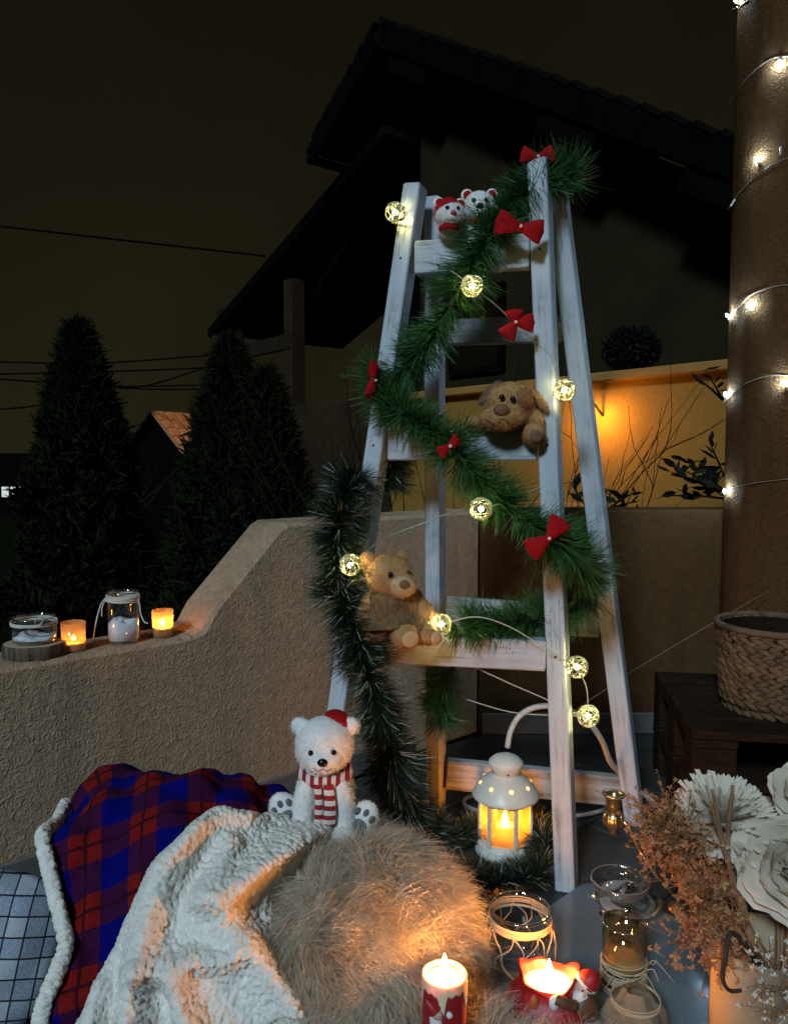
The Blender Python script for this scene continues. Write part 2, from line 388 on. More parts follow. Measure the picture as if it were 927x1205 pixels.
M['soffit'] = mat('shaded soffit boards', (.0022, .002, .0014), (.0036, .0032, .0022), .95, 4, spec=.01)  # near-black: shade under eaves and in the recess put into the colour
M['rooft'] = mat('dark roof tile', (.0045, .004, .003), (.007, .0062, .0046), .95, 5, spec=.02)
M['ochre'] = plaster('ochre plaster', (.25, .130, .028), (.31, .165, .038), .35, .01, False)
M['ochre_cap'] = mat('ochre cap', (.30, .15, .04), (.36, .18, .05), .85, 4, spec=.1)
M['roof_o'] = mat('terracotta tile', (.40, .15, .05), (.52, .22, .08), .7, 3)
M['power'] = mat('power cable', (.002, .002, .0015), rough=.9, spec=.02)
M['lampglow'] = emit('lamp glow', (1., .47, .10), 60)
M['streetglow'] = emit('street lamp glow', (1., .55, .18), 60)
M['farglint'] = emit('far glint glow', (1., .95, .85), .30)  # emission added for white glints in the distance
M['metal_dk'] = mat('dark metal', (.03, .03, .03), rough=.4, metal=.6)

# plaid + check cloth (woven pattern follows the cloth's own UVs, in metres)
def cloth_pattern(name, kind):
    m, t, b = newmat(name); b.inputs['Roughness'].default_value = .95; b.inputs['Specular IOR Level'].default_value = .08
    uv = N(t, 'ShaderNodeTexCoord'); sp = N(t, 'ShaderNodeSeparateXYZ'); t.links.new(uv.outputs['UV'], sp.inputs[0])
    def math_(op, a, bb=None, cc=None):
        n = N(t, 'ShaderNodeMath', operation=op)
        for i, q in enumerate((a, bb, cc)):
            if q is None: continue
            if hasattr(q, 'node'): t.links.new(q, n.inputs[i])
            else: n.inputs[i].default_value = q
        return n.outputs[0]
    def stripe(s, per, lo, hi, off=0.):
        f = math_('FRACT', math_('ADD', math_('DIVIDE', s, per), off))
        return math_('MULTIPLY', math_('GREATER_THAN', f, lo), math_('LESS_THAN', f, hi))
    U, V = sp.outputs[0], sp.outputs[1]
    if kind == 'plaid':
        P = .108
        ru, rv = stripe(U, P, 0, .5), stripe(V, P, 0, .5)
        tw = math_('GREATER_THAN', math_('FRACT', math_('DIVIDE', math_('ADD', U, V), .0075)), .5)
        red, blue = (.26, .011, .010), (.002, .003, .17)
        cu = mixrgb(t, ru, blue, red); cv = mixrgb(t, rv, blue, red)
        c = mixrgb(t, tw, cu, cv)
        mixed = math_('ABSOLUTE', math_('SUBTRACT', ru, rv))
        c = mixrgb(t, math_('MULTIPLY', mixed, .68), c, (.030, .006, .030))
        ln = math_('MAXIMUM', stripe(U, P, .22, .275), stripe(V, P, .22, .275))
        c = mixrgb(t, math_('MULTIPLY', math_('MULTIPLY', ln, math_('MAXIMUM', ru, rv)), .85), c, (.035, .006, .012))
    else:
        P = .030
        base = mixrgb(t, stripe(U, .060, 0, .5), (.50, .53, .58), (.62, .64, .68))
        base = mixrgb(t, math_('MULTIPLY', stripe(V, .060, 0, .5), .5), base, (.40, .44, .52))
        ln = math_('MAXIMUM', stripe(U, P, .0, .09), stripe(V, P, .0, .09))
        c = mixrgb(t, ln, base, (.045, .045, .06))
    fz = ntex(t, 340, 4); c = mixrgb(t, .55, c, ramp(t, fz, [(.3, (.0, .0, .0)), (.75, (.5, .5, .5))]), 'OVERLAY')
    t.links.new(c, b.inputs['Base Color']); bumpn(t, b, fz, .5, .0015); return m
M['plaid'] = cloth_pattern('red and blue plaid', 'plaid')
M['check'] = cloth_pattern('pale check cotton', 'check')

# ================================================================== THE SETTING
# --- terrace walls
W0, W1 = onz(0, 1017, .07), onz(345, 908, .07)
wd = unit((W1 - W0) * [1, 1, 0]); wn = np.array([-wd[1], wd[0], 0])     # wn points away from the camera
P0 = np.array([W0[0], W0[1], 0.])
def wall_sz(px, py): q = onplane(px, py, P0, wn); return np.dot(q - P0, wd), q[2]
sL, zl = wall_sz(0, 786); s1, z1 = wall_sz(212, 753); s2, z2 = wall_sz(240, 748); s3, zt = wall_sz(334, 616); sC, zC = wall_sz(565, 602)
zlow = (zl + z1) / 2; ztop = zt
prof = [(-1.4, 0), (sC, 0), (sC, ztop), (s3 + .012, ztop), (s3 - .012, ztop - .012)]
for k in range(0, 6):
    t_ = k / 5; a = lerp((s2 + .03, zlow + .06), (s2, zlow + .012), t_); prof.append((a[0] - .0 * t_, a[1]))
prof += [(s2 - .025, zlow + .003), (s2 - .06, zlow), (-1.4, zlow)]
TH = .16
def refine_wall(prof, P0, wd, wn, th):
    """solid wall with rounded top arris along the profile"""
    mb = MB(); r = .010
    A = np.array([P0 + wd * s + np.array([0, 0, z]) for s, z in prof])
    m = len(prof); cen = np.array(prof).mean(0)
    ins = []
    for i, (s, z) in enumerate(prof):
        p, q = np.array(prof[i - 1]), np.array(prof[(i + 1) % m]); c = np.array((s, z))
        e1, e2 = unit(c - p), unit(q - c); n1, n2 = np.array((-e1[1], e1[0])), np.array((-e2[1], e2[0]))
        d = unit(n1 + n2); ins.append(c + d * r / max(.4, np.dot(d, n1)))
    B = np.array([P0 + wd * s + np.array([0, 0, z]) for s, z in ins])
    V = [B, A + wn * r, A + wn * (th - r), B + wn * th]
    f = [tuple(range(m)), tuple(range(4 * m - 1, 3 * m - 1, -1))]
    for k in range(3):
        for i in range(m):
            j = (i + 1) % m; f.append((k * m + i, (k + 1) * m + i, (k + 1) * m + j, k * m + j))
    return mb.add(np.concatenate(V), f)
CORN = P0 + wd * sC
wl = Thing('parapet_wall', P0, 'stuccoed brown parapet wall with a sloping shoulder carrying glass candle jars', 'wall')
wl.part('plaster_body', refine_wall(prof, P0, wd, wn, TH), M['plaster'], smooth=False)
for k in range(12):                                                    # skirting tiles along the foot of the wall
    a = -1.25 + k * .302
    if a + .3 > sC - .02: break
    wl.part('skirting_tile', MB().box(P0 + wd * (a + .15) - wn * .006 + [0, 0, .035], (.298, .012, .07), rotz(math.atan2(wd[1], wd[0])), .0025), M['skirt'], smooth=False)
EE = at(1150, 600, CORN[1] + .02); ed = unit((EE - CORN) * [1, 1, 0]); en = np.array([-ed[1], ed[0], 0])
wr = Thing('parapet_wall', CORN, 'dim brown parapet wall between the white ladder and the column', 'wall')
wr.part('plaster_body', MB().box(CORN + ed * .95 + en * .082 + [0, 0, ztop / 2 + .001], (1.9, .16, ztop + .002), rotz(math.atan2(ed[1], ed[0])), .008), M['plaster_shaded'], smooth=False)
for k in range(6):
    wr.part('skirting_tile', MB().box(CORN + ed * (.16 + k * .302) - en * .005 + [0, 0, .035], (.298, .012, .07), rotz(math.atan2(ed[1], ed[0])), .0025), M['skirt'], smooth=False)
# --- terrace floor with its tiles, ground beyond
flo = struct('terrace_floor', MB().box((.1, 1.2, -.06), (4.6, 3.6, .10)), M['grout'])
fa = math.atan2(wd[1], wd[0]); tile_me = MB().box((0, 0, 0), (.296, .296, .012), None, .002).mesh('tile', smooth=False); tile_me.materials.append(M['tile'])
for i in range(-6, 9):
    for j in range(-8, 3):
        c = P0 + wd * (i * .30 + .15) + wn * (j * .30 - .17)
        if -.9 < c[0] < 1.5 and .75 < c[1] < 2.7 and (j * .30 - .17) < -.14:
            o = obj('tile', tile_me, None, flo, loc=(c[0], c[1], -.0062 + random.uniform(-.0006, .0006))); o.rotation_euler = (0, 0, fa)
g = MB(); g.grid(np.array([[(x, y, -1.3) for x in np.linspace(-900, 900, 13)] for y in np.linspace(-300, 1500, 13)])); struct('ground', g, M['ground'])

# --- round column with its cool fairy lights
cx0 = at(850, 690, 2.38); CR = .19; CC = np.array([cx0[0] + CR * 1.06, 2.38, 0])
cl = Thing('column', CC, 'round brown plaster column wound with cool white fairy lights', 'column')
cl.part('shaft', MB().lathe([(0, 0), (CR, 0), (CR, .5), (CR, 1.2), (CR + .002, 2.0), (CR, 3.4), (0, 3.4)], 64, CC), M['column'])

# --- neighbour's house
D = np.array([.62, -.785, 0]); D = unit(D); HN = np.array([-D[1], D[0], 0]) * 1.0     # HN: away from the camera
if HN[1] < 0: HN = -HN
Z = np.array([0, 0, 1.])
AP = at(447, 26, 11.5); A0 = np.array([AP[0], AP[1], 0])
hs = Thing('neighbour_house', A0 + [0, 0, -1.3], 'dark gabled house with deep overhanging eaves behind the conifers', 'house')
p_ = .62
def hp(s, z, n=0.): return A0 + D * s + HN * n + Z * z
zA = AP[2]
hs.part('wall', MB().prism([(0.02, -1.3), (8.5, -1.3), (8.5, zA - p_ * 8.5 - .35), (0.02, zA - .42)], A0 + HN * .75, D, Z, HN, .3), M['house'], smooth=False)
hs.part('side_wall', MB().prism([(-3.2, -1.3), (.0, -1.3), (.0, zA - .5), (-3.2, zA - p_ * 3.2 - .5)], A0 + HN * 2.6, D, Z, HN, .3), M['soffit'], smooth=False)  # recess darkness put into the near-black wall colour
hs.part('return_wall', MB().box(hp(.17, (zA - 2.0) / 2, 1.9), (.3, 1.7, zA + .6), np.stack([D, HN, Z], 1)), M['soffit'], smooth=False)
sl = unit(D - Z * p_); sl2 = unit(-D - Z * p_)
rf = hs.part('roof', MB().prism([(-.1, 0), (10.6, 0), (10.6, .22), (-.1, .22)], A0 + Z * (zA - .22), sl, np.cross(HN, sl) * (1 if np.cross(HN, sl)[2] > 0 else -1), HN, 7.), M['rooft'], smooth=False)
hs.part('roof_slope', MB().prism([(0, 0), (2.05, 0), (2.05, .22), (0, .22)], A0 + Z * (zA - .24), sl2, np.cross(HN, sl2) * (1 if np.cross(HN, sl2)[2] > 0 else -1), HN, 7.), M['rooft'], smooth=False)
for k, s_ in enumerate((.55, 3.35, 5.2)):                                # purlin ends under the verge
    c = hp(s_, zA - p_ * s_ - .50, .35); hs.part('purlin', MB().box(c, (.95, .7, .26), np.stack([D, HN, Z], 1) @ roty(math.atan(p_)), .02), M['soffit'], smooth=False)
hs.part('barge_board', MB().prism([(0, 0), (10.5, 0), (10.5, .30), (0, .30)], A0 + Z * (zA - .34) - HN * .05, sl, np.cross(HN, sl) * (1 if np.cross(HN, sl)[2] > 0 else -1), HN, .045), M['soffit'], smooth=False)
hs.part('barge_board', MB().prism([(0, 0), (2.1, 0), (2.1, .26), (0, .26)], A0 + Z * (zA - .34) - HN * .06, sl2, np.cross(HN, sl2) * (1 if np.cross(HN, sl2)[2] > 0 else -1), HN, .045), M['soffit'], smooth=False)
upn = np.cross(HN, sl); upn = upn if upn[2] > 0 else -upn; upn2 = np.cross(HN, sl2); upn2 = upn2 if upn2[2] > 0 else -upn2
vt_me = MB().box((0, 0, 0), (.30, .26, .07), None, .015).mesh('verge_tile', smooth=False); vt_me.materials.append(M['rooft'])
for e_, u_, cnt in ((sl, upn, 30), (sl2, upn2, 6)):
    for k in range(cnt):
        q = A0 + Z * (zA - .03) + e_ * (.17 + k * .34) + u_ * .055 + HN * .06; Rm = np.stack([e_, np.cross(u_, e_), u_], 1) @ roty(R(6))
        obj('verge_tile', vt_me, None, rf, mw=Matrix([[*Rm[i], (q - hs.b)[i]] for i in range(3)] + [[0, 0, 0, 1]]))
gq = A0 + Z * (zA - .30) + sl2 * 2.08; hs.part('gutter', MB().tube([gq - HN * .1, gq + HN * 6.5], .075, 8), M['soffit'])
# lower porch roof, its posts and rail
def hpl(px, py, n=0.): return onplane(px, py, A0 + HN * n, HN)
L0, L1 = hpl(402, 203, .5), hpl(246, 386, .5); ls = unit(L1 - L0); lup = np.cross(HN, ls); lup = lup * (1 if lup[2] > 0 else -1)
hs.part('porch_roof', MB().prism([(-1.2, 0), (np.linalg.norm(L1 - L0), 0), (np.linalg.norm(L1 - L0), .16), (-1.2, .16)], L0 - lup * .16, ls, lup, HN, 3.5), M['rooft'], smooth=False)
hs.part('porch_barge_board', MB().prism([(-1.0, 0), (np.linalg.norm(L1 - L0), 0), (np.linalg.norm(L1 - L0), .2), (-1.0, .2)], L0 - lup * .24 - HN * .05, ls, lup, HN, .05), M['soffit'], smooth=False)
for (px, wdt, n_) in ((347, .30, .9), (266, .22, .7)):
    q = hpl(px, 460, n_); top = hpl(px, 345 if px > 300 else 378, n_)[2] + .25
    hs.part('porch_post', MB().box((q[0], q[1], (top - 1.3) / 2), (wdt, .3, top + 1.3), np.stack([D, HN, Z], 1), .01), M['house_porch'] if px > 300 else M['house'], smooth=False)
q0, q1 = hpl(268, 404, .8), hpl(340, 418, .8)
hs.part('porch_beam', MB().box((q0 + q1) / 2, (np.linalg.norm((q1 - q0)[:2]) + .3, .14, .28), np.stack([D, HN, Z], 1)), M['house'], smooth=False)
q0, q1 = hpl(300, 478, .2), hpl(470, 470, .2); zr = (q0[2] + q1[2]) / 2
hs.part('porch_rail_wall', MB().box(np.array([*(q0 + q1)[:2] / 2, (zr - 1.3) / 2]), (np.linalg.norm((q1 - q0)[:2]), .2, zr + 1.3), np.stack([D, HN, Z], 1), .02), M['house_porch'], smooth=False)
hs.part('brace', MB().tube([hpl(368, 350, .8), hpl(410, 285, .8)], .06, 4), M['soffit'], smooth=False)
wq = hpl(560, 390, .72)
wdw = hs.part('window', MB().box(wq, (1.1, .06, 1.2), np.stack([D, HN, Z], 1), .01), M['soffit'], smooth=False)
hs.part('pane', MB().box(wq - HN * .034, (.9, .01, 1.0), np.stack([D, HN, Z], 1)), M['glass'], smooth=False, parent=wdw)

# --- ochre garden wall of that house, lit by a wall lamp
O0, O1 = at(526, 467, 9.15), at(690, 452, 7.55); zO = at(770, 445, 6.98)[2]
od = unit((at(850, 437, 6.5) - at(600, 460, 8.4)) * [1, 1, 0]); on = np.array([-od[1], od[0], 0]); on = on if on[1] > 0 else -on
OB = np.array([*at(690, 452, 7.55)[:2], 0.])
OR = np.stack([od, on, Z], 1)
ow = Thing('garden_wall', OB + [0, 0, -1.3], 'ochre plaster wall glowing orange under a wall lamp beyond the parapet', 'wall')
ow.part('plaster_body', MB().box(OB + od * .6 + on * .15 + Z * (zO - 1.3) / 2, (7.4, .3, zO + 1.3), OR), M['ochre'], smooth=False)
ow.part('coping', MB().box(OB + od * .6 + on * .13 + Z * (zO + .045), (7.5, .46, .09), OR, .015), M['ochre_cap'], smooth=False)
ow.part('vent_slot', MB().box(onplane(671, 596, OB - on * .03, on), (1.15, .05, .06), OR, .006), M['ochre_cap'], smooth=False)
lp = onplane(689, 488, OB - on * .26, on)
wlamp = Thing('wall_lamp', lp + on * .26, 'glowing wall lamp on the ochre wall, hidden behind a ladder leg', 'lamp')
wlamp.part('bracket', MB().tube([lp + on * .255, lp + on * .13 + Z * .10, lp + Z * .09], .012, 6), M['metal_dk'])
wlamp.part('lamp_globe', MB().ell(lp, (.05, .05, .065)), M['lampglow'])
wlamp.part('hood', MB().lathe([(.085, .055), (.08, .07), (.03, .10), (0, .105)], 18, lp), M['metal_dk'])
M['lampglow'].node_tree.nodes['Principled BSDF'].inputs['Emission Strength'].default_value = 270

# --- far small house with terracotta roof, street lamp beside it, added block with glowing strips for far glints
FA = at(187, 487, 20)
fh = Thing('far_house', (FA[0], FA[1], -1.3), 'small distant gabled house with a lit orange tile roof between two conifers', 'house')
fr_, fb_ = unit([1.0, .25, 0]), np.array([-.25, 1., 0]); fb_ = unit(np.array([.55, .85, 0]))
zE = 1.15
gl_ = [(-1.5, -1.3), (1.5, -1.3), (1.5, FA[2] - 1.5), (0, FA[2] - .05), (-1.5, FA[2] - 1.5)]
fh.part('wall', MB().prism(gl_, np.array([FA[0], FA[1], 0]), np.array([.8, -.2, 0]), Z, fb_, 5.), M['soffit'], smooth=False)
for sgn in (1, -1):
    e = unit(np.array([.8, -.2, 0]) * sgn * 1.5 - Z * 1.5); up = unit(np.cross(fb_, e)); up = up if up[2] > 0 else -up
    rfm = fh.part('roof', MB().prism([(0, 0), (2.45, 0), (2.45, .07), (0, .07)], FA - fb_ * .25, e, up, fb_, 5.5), M['roof_o'] if sgn > 0 else M['rooft'], smooth=False)  # unlit slope takes near-black tile, shade put into its colour
    if sgn > 0:
        for r_ in range(9):
            for c_ in range(16):
                q = FA - fb_ * .25 + e * (.14 + r_ * .27) + up * .09 + fb_ * (.17 + c_ * .34)
                Rm = np.stack([fb_, e, np.cross(fb_, e)], 1)
                if r_ == 0 and c_ == 0: tm = MB().box((0, 0, 0), (.30, .30, .05), None, .012).mesh('roof_tile', smooth=False); tm.materials.append(M['roof_o'])
                mm = Matrix([[*Rm[i], (q - fh.b)[i]] for i in range(3)] + [[0, 0, 0, 1]])
                mm = mm @ Matrix.Rotation(R(-5), 4, 'X')
                obj('roof_tile', tm, None, rfm, mw=mm)
SLp = at(248, 462, 19.2)
stl = Thing('street_lamp', (SLp[0], SLp[1], -1.3), 'street lamp hidden behind the broad conifer, lighting the orange roof', 'lamp')
stl.part('pole', MB().tube([(SLp[0], SLp[1], -1.3), (SLp[0], SLp[1], SLp[2] + .2)], .05, 8), M['metal_dk'])
stl.part('lamp_head', MB().ell(SLp, (.12, .12, .1)), M['streetglow'])
FB = at(10, 585, 30)
fbd = Thing('glint_block', (FB[0] - 1, FB[1], -1.3), 'added distant block whose glowing strips stand for white glints behind the bare tree', 'building')
fbd.part('wall', MB().box((FB[0] - 2, FB[1] + 1.6, -.1), (8, 3, 2.4)), M['soffit'], smooth=False)
for k in range(4):
    q = at(5 + k * 10.5, 579, 30); fbd.part('window', MB().box((q[0], FB[1] + .07, q[2]), (.26, .06, .40), None, .01), M['farglint'], smooth=False)  # glowing strips added to give the far white glints

# --- power cables
def power(pts, Y, r, lab):
    P = spline([at(px, py, Y) for px, py in pts], 8); single('power_cable', MB().tube(P, r, 5), M['power'], lab, 'cable', 'power cables', base=P[0])
power([(-140, 250), (0, 266), (150, 283), (312, 301)], 13, .017, 'single black overhead cable crossing the open sky above the conifers')
for a in ([ 'thickest black cable of the low bundle, passing behind the tall conifer', (-120, 440), (0, 440), (130, 437), (250, 432), (300, 424)], ['topmost thin cable of the low bundle behind the conifers', (-120, 424), (0, 426), (120, 427), (260, 417)], ['sagging cable dropping below the thick one behind the tall conifer', (-120, 438), (0, 446), (150, 457), (240, 458)], ['slanting cable rising from the tall conifer towards the porch roof', (140, 457), (180, 452), (250, 430)], ['short level cable just above the small orange roof', (140, 455), (250, 453)], ['lowest cable running behind the bare garden tree', (-100, 490), (20, 480), (60, 476), (150, 474)]):
    power(a[1:], 19, .021, a[0])

# ================================================================== VEGETATION
def conifer(px, py, Y, pxw, label, n=9000, lean=0.):
    ap = at(px, py, Y); base = np.array([ap[0], Y, -1.3]); H = ap[2] + 1.3; Rm = pxw / F * Y
    t = Thing('conifer_tree', base, label, 'tree', 'conifers beyond the parapet')
    t.part('trunk', MB().tube([base, base + [0, 0, H * .5], base + [0, 0, H * .93]], [.09, .06, .015], 7), M['trunk'])
    h = rng.random(n) ** .85; a = rng.random(n) * 2 * math.pi
    prof = np.minimum(1, ((1 - h) * 1.45)) ** .72 * np.minimum(1, .55 + h * 3)
    lump = np.array([mnoise.noise(Vector((math.cos(q) * 2.2, math.sin(q) * 2.2, hh * 9))) for q, hh in zip(a, h)])
    lump2 = np.array([mnoise.noise(Vector((math.cos(q) * 5 + px, math.sin(q) * 5, hh * 22))) for q, hh in zip(a, h)])
    r = Rm * prof * (.60 + .40 * rng.random(n) ** .4 + .42 * lump + .30 * lump2)
    gap = lump2 > -.34; h, a, r = h[gap], a[gap], r[gap]; n = len(h)
    P = np.stack([np.cos(a) * r + lean * h, np.sin(a) * r, h * H * .985], 1) + base
    out = np.stack([np.cos(a), np.sin(a), np.zeros(n)], 1)
    d = unit(out * .55 + np.array([0, 0, .8]) + rng.normal(size=(n, 3)) * .6)
    m = MB().blades(P, d, .06 + .09 * rng.random(n), .022 + .026 * rng.random(n), rng.normal(size=(n, 3)) * .15, 2, .1)
    t.part('crown', m, M['conifer'], smooth=False, kind='stuff')
conifer(92, 378, 7.0, 76, 'tall narrow conifer with a pointed top, left of the small house', 26000)
conifer(270, 398, 6.6, 80, 'broad conifer between the small orange-roofed house and the porch', 24000)
conifer(314, 436, 6.4, 66, 'shorter conifer tucked against the broad one by the porch post', 17000)
def twigs(mb, p, d, L, r, depth, spread=.55, up=.15):
    pts = [p]; q = p.copy(); dd = d.copy()
    for k in range(4):
        dd = unit(dd + np.array([random.gauss(0, .16), random.gauss(0, .16), random.gauss(up * .5, .12)])); q = q + dd * L / 4; pts.append(q)
        if depth > 0 and k >= 1:
            for _ in range(1 if random.random() < .75 else 2):
                nd = unit(dd + np.array([random.gauss(0, spread), random.gauss(0, spread), random.gauss(up, spread * .7)]))
                twigs(mb, q, nd, L * random.uniform(.5, .75), r * .6, depth - 1, spread, up)
    mb.tube(pts, np.linspace(r, r * .5, len(pts)), 4)
def bare_shrub(p, n, L, r, depth, label, name='bare_shrub', cat='shrub', spread=.5, aim=(0, 0, 1), up=.2):
    p = np.asarray(p, float); t = Thing(name, p, label, cat); m = MB()
    for k in range(n):
        twigs(m, p + rng.normal(size=3) * [.06, .06, 0], unit(np.array(aim) + rng.normal(size=3) * [.35, .35, .1]), L * random.uniform(.7, 1.1), r, depth, spread, up)
    t.part('branches', m, M['twig'], kind='stuff')
q = at(420, 640, 4.6); bare_shrub((q[0], q[1], -1.0), 6, 1.35, .010, 2, 'leafless bush with thin upright twigs left of the ladder')
q = at(575, 640, 4.3); bare_shrub((q[0], q[1], -1.0), 5, 1.4, .008, 2, 'leafless bush seen through the ladder behind the toy dog')
q = at(684, 560, 5.2); bare_shrub((q[0], q[1], q[2] - .60), 2, .80, .005, 1, 'bare forked shrub silhouetted against the ochre wall', aim=(.28, 0, .9), spread=.45)
q = at(15, 640, 9); bare_shrub((q[0], q[1], -1.3), 5, 1.5, .022, 2, 'bare garden tree at the edge of the tall conifer', 'bare_tree', 'tree', .5)
def leafy(p, n, size, L, label, aim, name='evergreen_shrub', leafn=9):
    p = np.asarray(p, float); t = Thing(name, p, label, 'shrub'); st = MB(); lf = MB()
    for k in range(n):
        d = unit(np.array(aim) + rng.normal(size=3) * [.5, .4, .35]); pts = [p + d * L * s + np.array([0, 0, -.12 * L * s * s]) for s in (0, .35, .7, 1.)]
        st.tube(pts, [.006, .005, .004, .002], 4)
        for j in range(leafn):
            s = .35 + .65 * j / (leafn - 1); b = p + d * L * s + np.array([0, 0, -.12 * L * s * s]); a = random.uniform(0, 6.28)
            ld = unit(d * .5 + np.array([math.cos(a), math.sin(a) * .6, random.uniform(-.5, .5)]))
            l_ = size * random.uniform(.7, 1.15); sd_ = unit(np.cross(ld, rng.normal(size=3))); nn = np.cross(ld, sd_)
            P = [b, b + ld * l_ * .3 + sd_ * l_ * .15, b + ld * l_ * .65 + sd_ * l_ * .15 + nn * .03 * l_, b + ld * l_, b + ld * l_ * .65 - sd_ * l_ * .15 + nn * .03 * l_, b + ld * l_ * .3 - sd_ * l_ * .15]
            lf.add(P, [(0, 1, 2), (0, 2, 3), (0, 3, 4), (0, 4, 5)])
    t.part('stem', st, M['twig']); t.part('foliage', lf, M['leaf_dk'], smooth=False, kind='stuff')
q = at(862, 588, 3.3); leafy(q, 6, .085, .30, 'glossy dark laurel sprig leaning out beside the column', (-.8, 0, .42))
q = at(698, 612, 3.2); leafy((q[0], q[1], q[2]), 6, .075, .22, 'dark leafy sprig rising over the parapet beside the ladder', (.55, 0, .6))
q = at(850, 470, 3.3); leafy(q, 3, .06, .2, 'few dark leaves hanging beside the column near the top of the ochre wall', (-.3, 0, .6), leafn=5)
# clipped bush standing on the coping
q = onplane(742, 437, OB + on * .3, on); q[2] = zO + .09
tb = Thing('potted_bush', q, 'round clipped bush in a pot on the ochre wall coping', 'bush'); n = 2600
tb.part('pot', MB().lathe([(0, 0), (.12, 0), (.15, .10), (.14, .10), (0, .09)], 18, q), M['soffit'])
u_ = unit(rng.normal(size=(n, 3))); P = q + [0, 0, .24] + u_ * np.array([.26, .26, .2]) * (.7 + .32 * rng.random((n, 1)))
tb.part('foliage', MB().blades(P, unit(u_ + rng.normal(size=(n, 3)) * .6), .05, .03), M['leaf_dk'], smooth=False, kind='stuff')

# ================================================================== LADDER
SEC = R(-25)
FRt, FRb = at(634, 190, 1.72), onz(667, 1046, 0)
FLt, FLb = at(489, 219, 1.79), onz(373, 1019, 0)
BLt, BLb = at(511, 233, 1.86), onz(513, 962, 0)
BRt, BRb = at(653, 212, 1.80), onz(747, 968, 0)
lad0 = (FRb + FLb + BLb + BRb) / 4
lad = Thing('decorative_ladder', lad0, 'whitewashed wooden step ladder dressed with garlands, bows and soft toys', 'ladder')
def bar(t, name, A, B, wx, wy, ang, m, ext=0.):
    A, B = np.asarray(A), np.asarray(B); L = np.linalg.norm(B - A); Rm = frame(B - A, (math.cos(ang), math.sin(ang), 0))
    me = MB().box((0, 0, L / 2), (wx, wy, L + 2 * ext), None, .003).mesh(name, smooth=False)
    p = A - t.b; mw = Matrix([[*Rm[i], p[i]] for i in range(3)] + [[0, 0, 0, 1]])
    return obj(name, me, m, t.o, mw=mw)
LW = .042
for A, B, wx in ((FLb, FLt, LW), (FRb, FRt, LW), (BLb, BLt, .038), (BRb, BRt, .044)): bar(lad, 'leg', A, B, wx, .046, SEC, M['wood_w'])
def onleg(A, B, z): return lerp(A, B, (z - A[2]) / (B[2] - A[2]))
def rung(name, A0, B0, A1, B1, z, hgt, dep, m, dz=(0, 0), fwd=0.):
    a = onleg(A0, B0, z + dz[0]); b = onleg(A1, B1, z + dz[1]); d = unit(b - a); a = a + d * .026; b = b - d * .026
    nrm = unit(np.cross(d, Z)); a, b = a + nrm * fwd, b + nrm * fwd
    L = np.linalg.norm(b - a); Rm = np.stack([np.cross(unit(np.cross(Z, d)), d) * 1., unit(np.cross(Z, d)), d], 1)
    Rm = np.stack([Z - d * np.dot(Z, d), np.cross(d, Z), d], 1); Rm[:, 0] = unit(Rm[:, 0]); Rm[:, 1] = np.cross(d, Rm[:, 0])
    me = MB().box((0, 0, L / 2), (hgt, dep, L), None, .003).mesh(name, smooth=False)
    mw = Matrix([[*Rm[i], (a - lad.b)[i]] for i in range(3)] + [[0, 0, 0, 1]])
    obj(name, me, m, lad.o, mw=mw); return a, b
zr_top = at(555, 303, 1.755)[2]; zr_mid = at(590, 524, 1.70)[2]; zr_low = at(550, 767, 1.66)[2]
RT = rung('rung', FLb, FLt, FRb, FRt, zr_top, .073, .034, M['wood_wx'], fwd=.004)
RMd = rung('rung', FLb, FLt, FRb, FRt, zr_mid, .066, .034, M['wood_wx'], fwd=.004)
RL = rung('rung', FLb, FLt, FRb, FRt, zr_low, .066, .040, M['wood_wx'], fwd=.002)
rung('back_rung', BLb, BLt, BRb, BRt, at(620, 722, 1.92)[2], .072, .03, M['wood_raw'], (.012, -.012))
rung('back_rung', BLb, BLt, BRb, BRt, at(620, 903, 2.0)[2], .075, .03, M['wood_raw'], (.02, -.018))
rung('back_rung', BLb, BLt, BRb, BRt, at(600, 388, 1.83)[2], .06, .03, M['wood_raw'])
for z in (zr_top, zr_mid, zr_low):                                        # screw heads in the leg faces
    for A, B in ((FLb, FLt), (FRb, FRt)):
        nf = np.array([math.sin(SEC), -math.cos(SEC), 0]); c = onleg(A, B, z) + nf * .0232
        lad.part('screw', MB().lathe([(0, .0012), (.0022, .001), (.003, 0)], 8, c, frame(nf)), M['metal_dk'])

